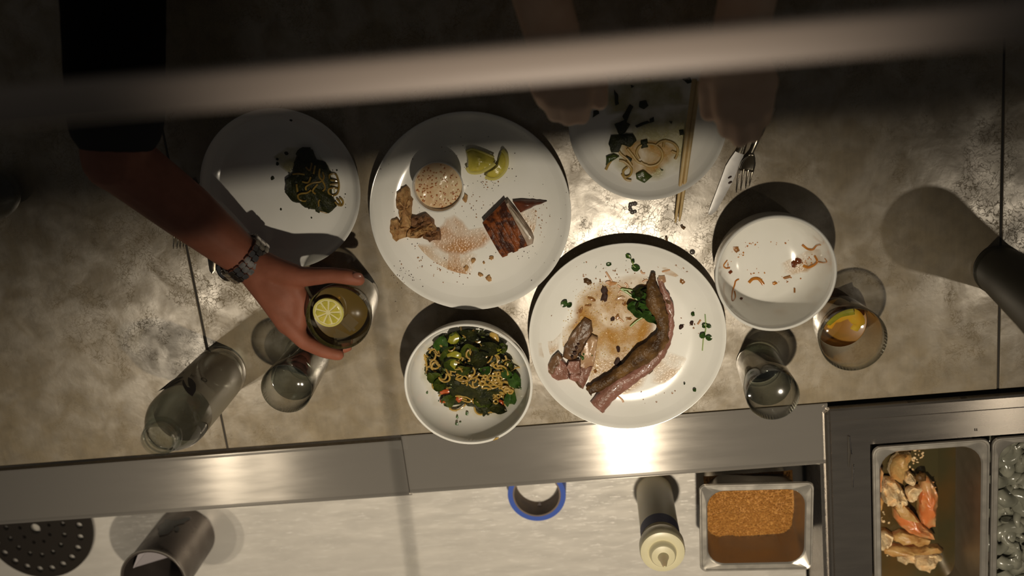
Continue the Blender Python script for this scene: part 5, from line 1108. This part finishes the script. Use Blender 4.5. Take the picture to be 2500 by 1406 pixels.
def person(label, cx, arms, skin):
    root = thing('person', label, 'person', (cx, .42, -1.05))
    hip, chest, neck, head = torso_parts(cx, 0)
    ch = [[(hip, .13), (chest, .14), (Vector((cx, .36, .13)), .10), (neck, .055), (head - Vector((0, 0, .03)), .055)]]
    for s_ in (-1, 1):
        ch.append([(Vector((cx + s_ * .09, .42, -.44)), .085), (Vector((cx + s_ * .11, .30, -.46)), .075), (Vector((cx + s_ * .11, .26, -.50)), .06), (Vector((cx + s_ * .11, .32, -.95)), .045), (Vector((cx + s_ * .11, .24, -1.02)), .035)])
    for a in arms: ch += a['chains']
    balls = [(head, (.075, .095, .11)), (head + Vector((0, -.095, -.01)), (.012, .016, .02)), (head + Vector((-.077, 0, 0)), (.01, .02, .03)), (head + Vector((.077, 0, 0)), (.01, .02, .03))]
    body('body', ch, skin, .0034, 5, root, balls)
    # clothes follow the body
    cl = [[(hip, .145), (chest, .155), (Vector((cx, .36, .14)), .11)]]
    for s_ in (-1, 1): cl.append([(Vector((cx, .36, .10)), .09), (Vector((cx + s_ * .17, .36, .12)), .07)])
    for a in arms: cl += a['sleeve']
    body('black_shirt', cl, mCloth, .006, 4, root)
    tr_ = []
    for s_ in (-1, 1): tr_.append([(Vector((cx + s_ * .08, .43, -.42)), .105), (Vector((cx + s_ * .11, .29, -.46)), .09), (Vector((cx + s_ * .11, .27, -.52)), .072), (Vector((cx + s_ * .11, .32, -.93)), .06)])
    body('trousers', tr_, mCloth, .008, 4, root)
    body('hair', [[(head + Vector((0, .02, .03)), .085), (head + Vector((0, .04, .0)), .08)]], mHair, .006, 3, root)
    return root
pm = lambda x, y, z: P(x, y, z)
# -- left guest: forearm comes in from the upper left, the hand closes on the rocks glass
W = pm(601, 634, .074)
elb = pm(285, 385, .17)
cx1 = -.72
sho = Vector((cx1 + .17, .34, .12)); sho_l = Vector((cx1 - .18, .36, .12))
hand1 = [
    [(elb, .044), (pm(455, 515, .105), .040), (W, .0290), (pm(640, 668, .078), .026)],
    [(W, .025), (pm(658, 715, .082), .022), (pm(694, 782, .093), .0155)],                      # index metacarpal
    [(W, .025), (pm(665, 720, .066), .022), (pm(700, 790, .072), .0165)],
    [(W, .023), (pm(672, 725, .052), .020), (pm(706, 790, .050), .0150)],
    [(W, .020), (pm(680, 730, .040), .017), (pm(716, 782, .031), .0130)],
    [(pm(694, 782, .093), .0150), (pm(742, 834, .096), .0118), (pm(790, 857, .098), .0105), (pm(826, 866, .098), .0092)],   # index
    [(pm(700, 790, .072), .0150), (pm(750, 838, .073), .0120), (pm(806, 853, .073), .0105), (pm(846, 846, .073), .0092)],
    [(pm(706, 790, .050), .0140), (pm(757, 830, .050), .0115), (pm(812, 842, .050), .0100), (pm(850, 832, .050), .0088)],
    [(pm(716, 782, .031), .0120), (pm(766, 815, .031), .0098), (pm(812, 825, .031), .0088), (pm(846, 816, .031), .0078)],
    [(pm(618, 640, .078), .024), (pm(670, 660, .086), .0205), (pm(735, 676, .094), .0150), (pm(805, 672, .098), .0120), (pm(850, 676, .100), .0118), (pm(876, 683, .099), .0095)],   # thumb
    [(pm(680, 680, .080), .018), (pm(705, 725, .078), .017), (pm(705, 765, .076), .016)],         # web and palm
    [(pm(665, 690, .060), .019), (pm(700, 740, .055), .017)], [(pm(690, 680, .088), .013), (pm(722, 700, .090), .011), (pm(728, 735, .088), .010)],
    [(pm(700, 690, .084), .018), (pm(722, 722, .084), .0165), (pm(722, 755, .084), .0150), (pm(716, 785, .084), .014)], [(pm(648, 690, .070), .026), (pm(690, 730, .068), .024)], [(pm(660, 690, .083), .022), (pm(695, 722, .084), .0215), (pm(705, 765, .084), .018)], [(pm(718, 700, .088), .014), (pm(736, 728, .088), .012), (pm(732, 760, .088), .013), (pm(730, 795, .090), .012)],
]
p1 = person('seated guest in black whose bare left-side forearm with steel watch holds the amber drink', cx1, [dict(chains=hand1 + [[(sho, .055), (elb, .046)], [(sho_l, .055), (Vector((cx1 - .2, .30, -.22)), .045), (Vector((cx1 - .12, .12, -.30)), .034), (Vector((cx1 - .1, .05, -.30)), .03)]], sleeve=[[(sho, .072), (sho.lerp(elb, .9), .062)], [(sho_l, .07), (Vector((cx1 - .2, .30, -.15)), .06)]])], mSkin)
rootv = Vector(p1.location)
mm = M(); nv_ = pm(873, 673, .1075); 
mm.blob((nv_.x, nv_.y, nv_.z), .0078, .0052, .0022, -.15, .05, 1, 2); make('thumb_nail', mm, mNail, p1, True)
# watch: a ring of links around the wrist
wt = bpy.data.objects.new('wristwatch', None); C.objects.link(wt); wt.parent = p1
ax = (pm(640, 668, .078) - elb).normalized(); Wc = pm(598, 631, .0745)
sd = ax.cross(Vector((0, 0, 1))).normalized(); upv = sd.cross(ax).normalized()
wt.location = Wc - rootv
nl = 22
for i in range(nl):
    a = 2 * PI * i / nl; rx, rz_ = .0365, .0345
    ctr = sd * (rx * math.cos(a)) + upv * (rz_ * math.sin(a)); nrm = (sd * (math.cos(a) / rx) + upv * (math.sin(a) / rz_)).normalized(); tg = ax.cross(nrm)
    for j, (off, wd) in enumerate(((-.0080, .0037), (0, .0041), (.0080, .0037))):
        sh = .0042 * (.5 if j == 1 else 0); c2 = ctr + ax * off + tg * sh
        bmx = bmesh.new(); bmesh.ops.create_cube(bmx, size=2); bmesh.ops.bevel(bmx, geom=bmx.edges[:], offset=.28, segments=2, affect='EDGES')
        mm = M(); mm.add([c2 + ax * (v.co.x * wd) + tg * (v.co.y * .0046) + nrm * (v.co.z * .0018) for v in bmx.verts], [tuple(v.index for v in f.verts) for f in bmx.faces]); bmx.free()
        if i in (0, 21, 1) and False: continue
        make('link', mm, mChrome, wt)
# watch case on the back of the wrist (away from the glass)
nrm = (sd * .92 + upv * -.38)
if (P(560, 690, .07) - Wc).dot(sd) < 0: nrm = -sd * .92 + upv * -.38
nrm.normalize(); t2 = ax.cross(nrm).normalized(); base_ = nrm * .0350
def disc_part(nm, r, h0, h1, mt):
    mm = M(); vs_ = []; n = 36
    for rr_, hh in ((r, h0), (r, h1 - .001), (r - .001, h1)):
        for k_ in range(n): a = 2 * PI * k_ / n; vs_.append(base_ + ax * (rr_ * math.cos(a)) + t2 * (rr_ * math.sin(a)) + nrm * hh)
    mm.add(vs_, [(q * n + k_, q * n + (k_ + 1) % n, (q + 1) * n + (k_ + 1) % n, (q + 1) * n + k_) for q in range(2) for k_ in range(n)] + [tuple(range(n)), tuple(2 * n + k_ for k_ in range(n))]); make(nm, mm, mt, wt)
disc_part('case', .0195, -.002, .007, mChrome); disc_part('bezel', .0185, .006, .010, mat('black_bezel', (.02, .018, .016), .2)); disc_part('crystal', .0150, .0095, .0108, mGlassB)
# -- second guest: two loosely closed hands held above the chopstick plate
cx2 = P(1590, 100, .25).x
z0 = .235
def fist(wr, kn, tips, th_, zk, elbow, shd):
    ch = []
    w_ = pm(*wr, z0 + .035); ch.append([(elbow, .045), (w_, .032)])
    for i, ((kx, ky), (tx, ty)) in enumerate(zip(kn, tips)):
        k_ = pm(kx, ky, z0 + .015); ch.append([(w_, .026), (k_, .0165)])
        m_ = pm(kx * .45 + tx * .55, ky * .35 + ty * .65, z0 + .010); t_ = pm(tx, ty, z0 - .008); u_ = pm(tx * .75 + kx * .25, ty * .82 + ky * .18, z0 - .030)
        ch.append([(k_, .0148), (m_, .0125), (t_, .0108), (u_, .0100)])
    a, b_, c_ = th_; ch.append([(w_, .022), (pm(*a, z0 + .012), .017), (pm(*b_, z0), .0135), (pm(*c_, z0 - .012), .0110)])
    return ch
shr, shl = Vector((cx2 - .17, .34, .12)), Vector((cx2 + .17, .34, .12))
er, el = Vector((cx2 - .17, .20, .10)), Vector((cx2 + .20, .20, .10))
fr_ = fist((1352, 95), [(1308, 170), (1346, 180), (1384, 184), (1420, 180)], [(1330, 246), (1355, 278), (1388, 288), (1420, 284)], ((1430, 150), (1458, 200), (1464, 248)), 0, er, shr)
fl_ = fist((1805, 90), [(1868, 200), (1832, 208), (1796, 205), (1762, 195)], [(1862, 290), (1840, 328), (1806, 340), (1774, 318)], ((1752, 150), (1730, 215), (1730, 275)), 0, el, shl)
p2 = person('seated guest in black whose two loosely closed hands hover over the chopstick plate', cx2, [dict(chains=fr_ + [[(shr, .055), (er, .046)]], sleeve=[[(shr, .07), (er, .058), (er.lerp(pm(1352, 95, z0), .35), .050)]]), dict(chains=fl_ + [[(shl, .055), (el, .046)]], sleeve=[[(shl, .07), (el, .058), (el.lerp(pm(1805, 90, z0), .35), .050)]])], mSkin2)

# ---------------------------------------------------------------- glass guard close to the camera
gd = thing('glass_guard', 'out-of-focus glass guard with painted top rail crossing in front of the counter', 'guard', P(1250, 165, .85))
ra, rb2 = P(-420, 300, .85), P(2920, 12, .85)
ra = P(0, 262, .85); rb2 = P(2500, 50, .85); dv = rb2 - ra
L0, L1 = ra - dv * 1.2, rb2 + dv * 1.2
mm = M(); vs_ = []; dn = dv.normalized(); pn = Vector((0, 0, 1)).cross(dn)
for q in (L0, L1):
    for a, b_ in ((-.0132, 0), (-.0122, .0035), (-.009, .005), (.006, .005), (.010, .0032), (.0128, -.001), (.0132, -.008), (.010, -.012), (-.011, -.012), (-.0132, -.008)): vs_.append(q + pn * a + Vector((0, 0, b_)))
n = 10; mm.add(vs_, [(i, (i + 1) % n, n + (i + 1) % n, n + i) for i in range(n)] + [tuple(range(n))[::-1], tuple(range(n, 2 * n))])
make('top_rail', mm, mRail, gd, True)
s0, s1 = P(846, 200, .846), P(1014, 1440, .90)
e0 = dn; 
def quad(nm, a, b_, c_, d_, mt, th_=.006):
    mm = M(); nn = (b_ - a).cross(d_ - a).normalized() * th_; vs_ = [a, b_, c_, d_, a + nn, b_ + nn, c_ + nn, d_ + nn]
    mm.add(vs_, [(0, 1, 2, 3), (7, 6, 5, 4), (0, 4, 5, 1), (1, 5, 6, 2), (2, 6, 7, 3), (3, 7, 4, 0)]); return make(nm, mm, mt, gd, True, smooth=False)
g_ = dn * .0022
quad('glass_pane', s0 - g_ - dn * 1.2, s0 - g_, s1 - g_, s1 - g_ - dn * 1.2, mPane)
quad('glass_pane', s0 + g_, s0 + g_ + dn * 1.2, s1 + g_ + dn * 1.2, s1 + g_, mPane)
mm = M(); mm.tube([s0, s1], .0013, 6); make('pane_joint', mm, mSeam, gd, True)
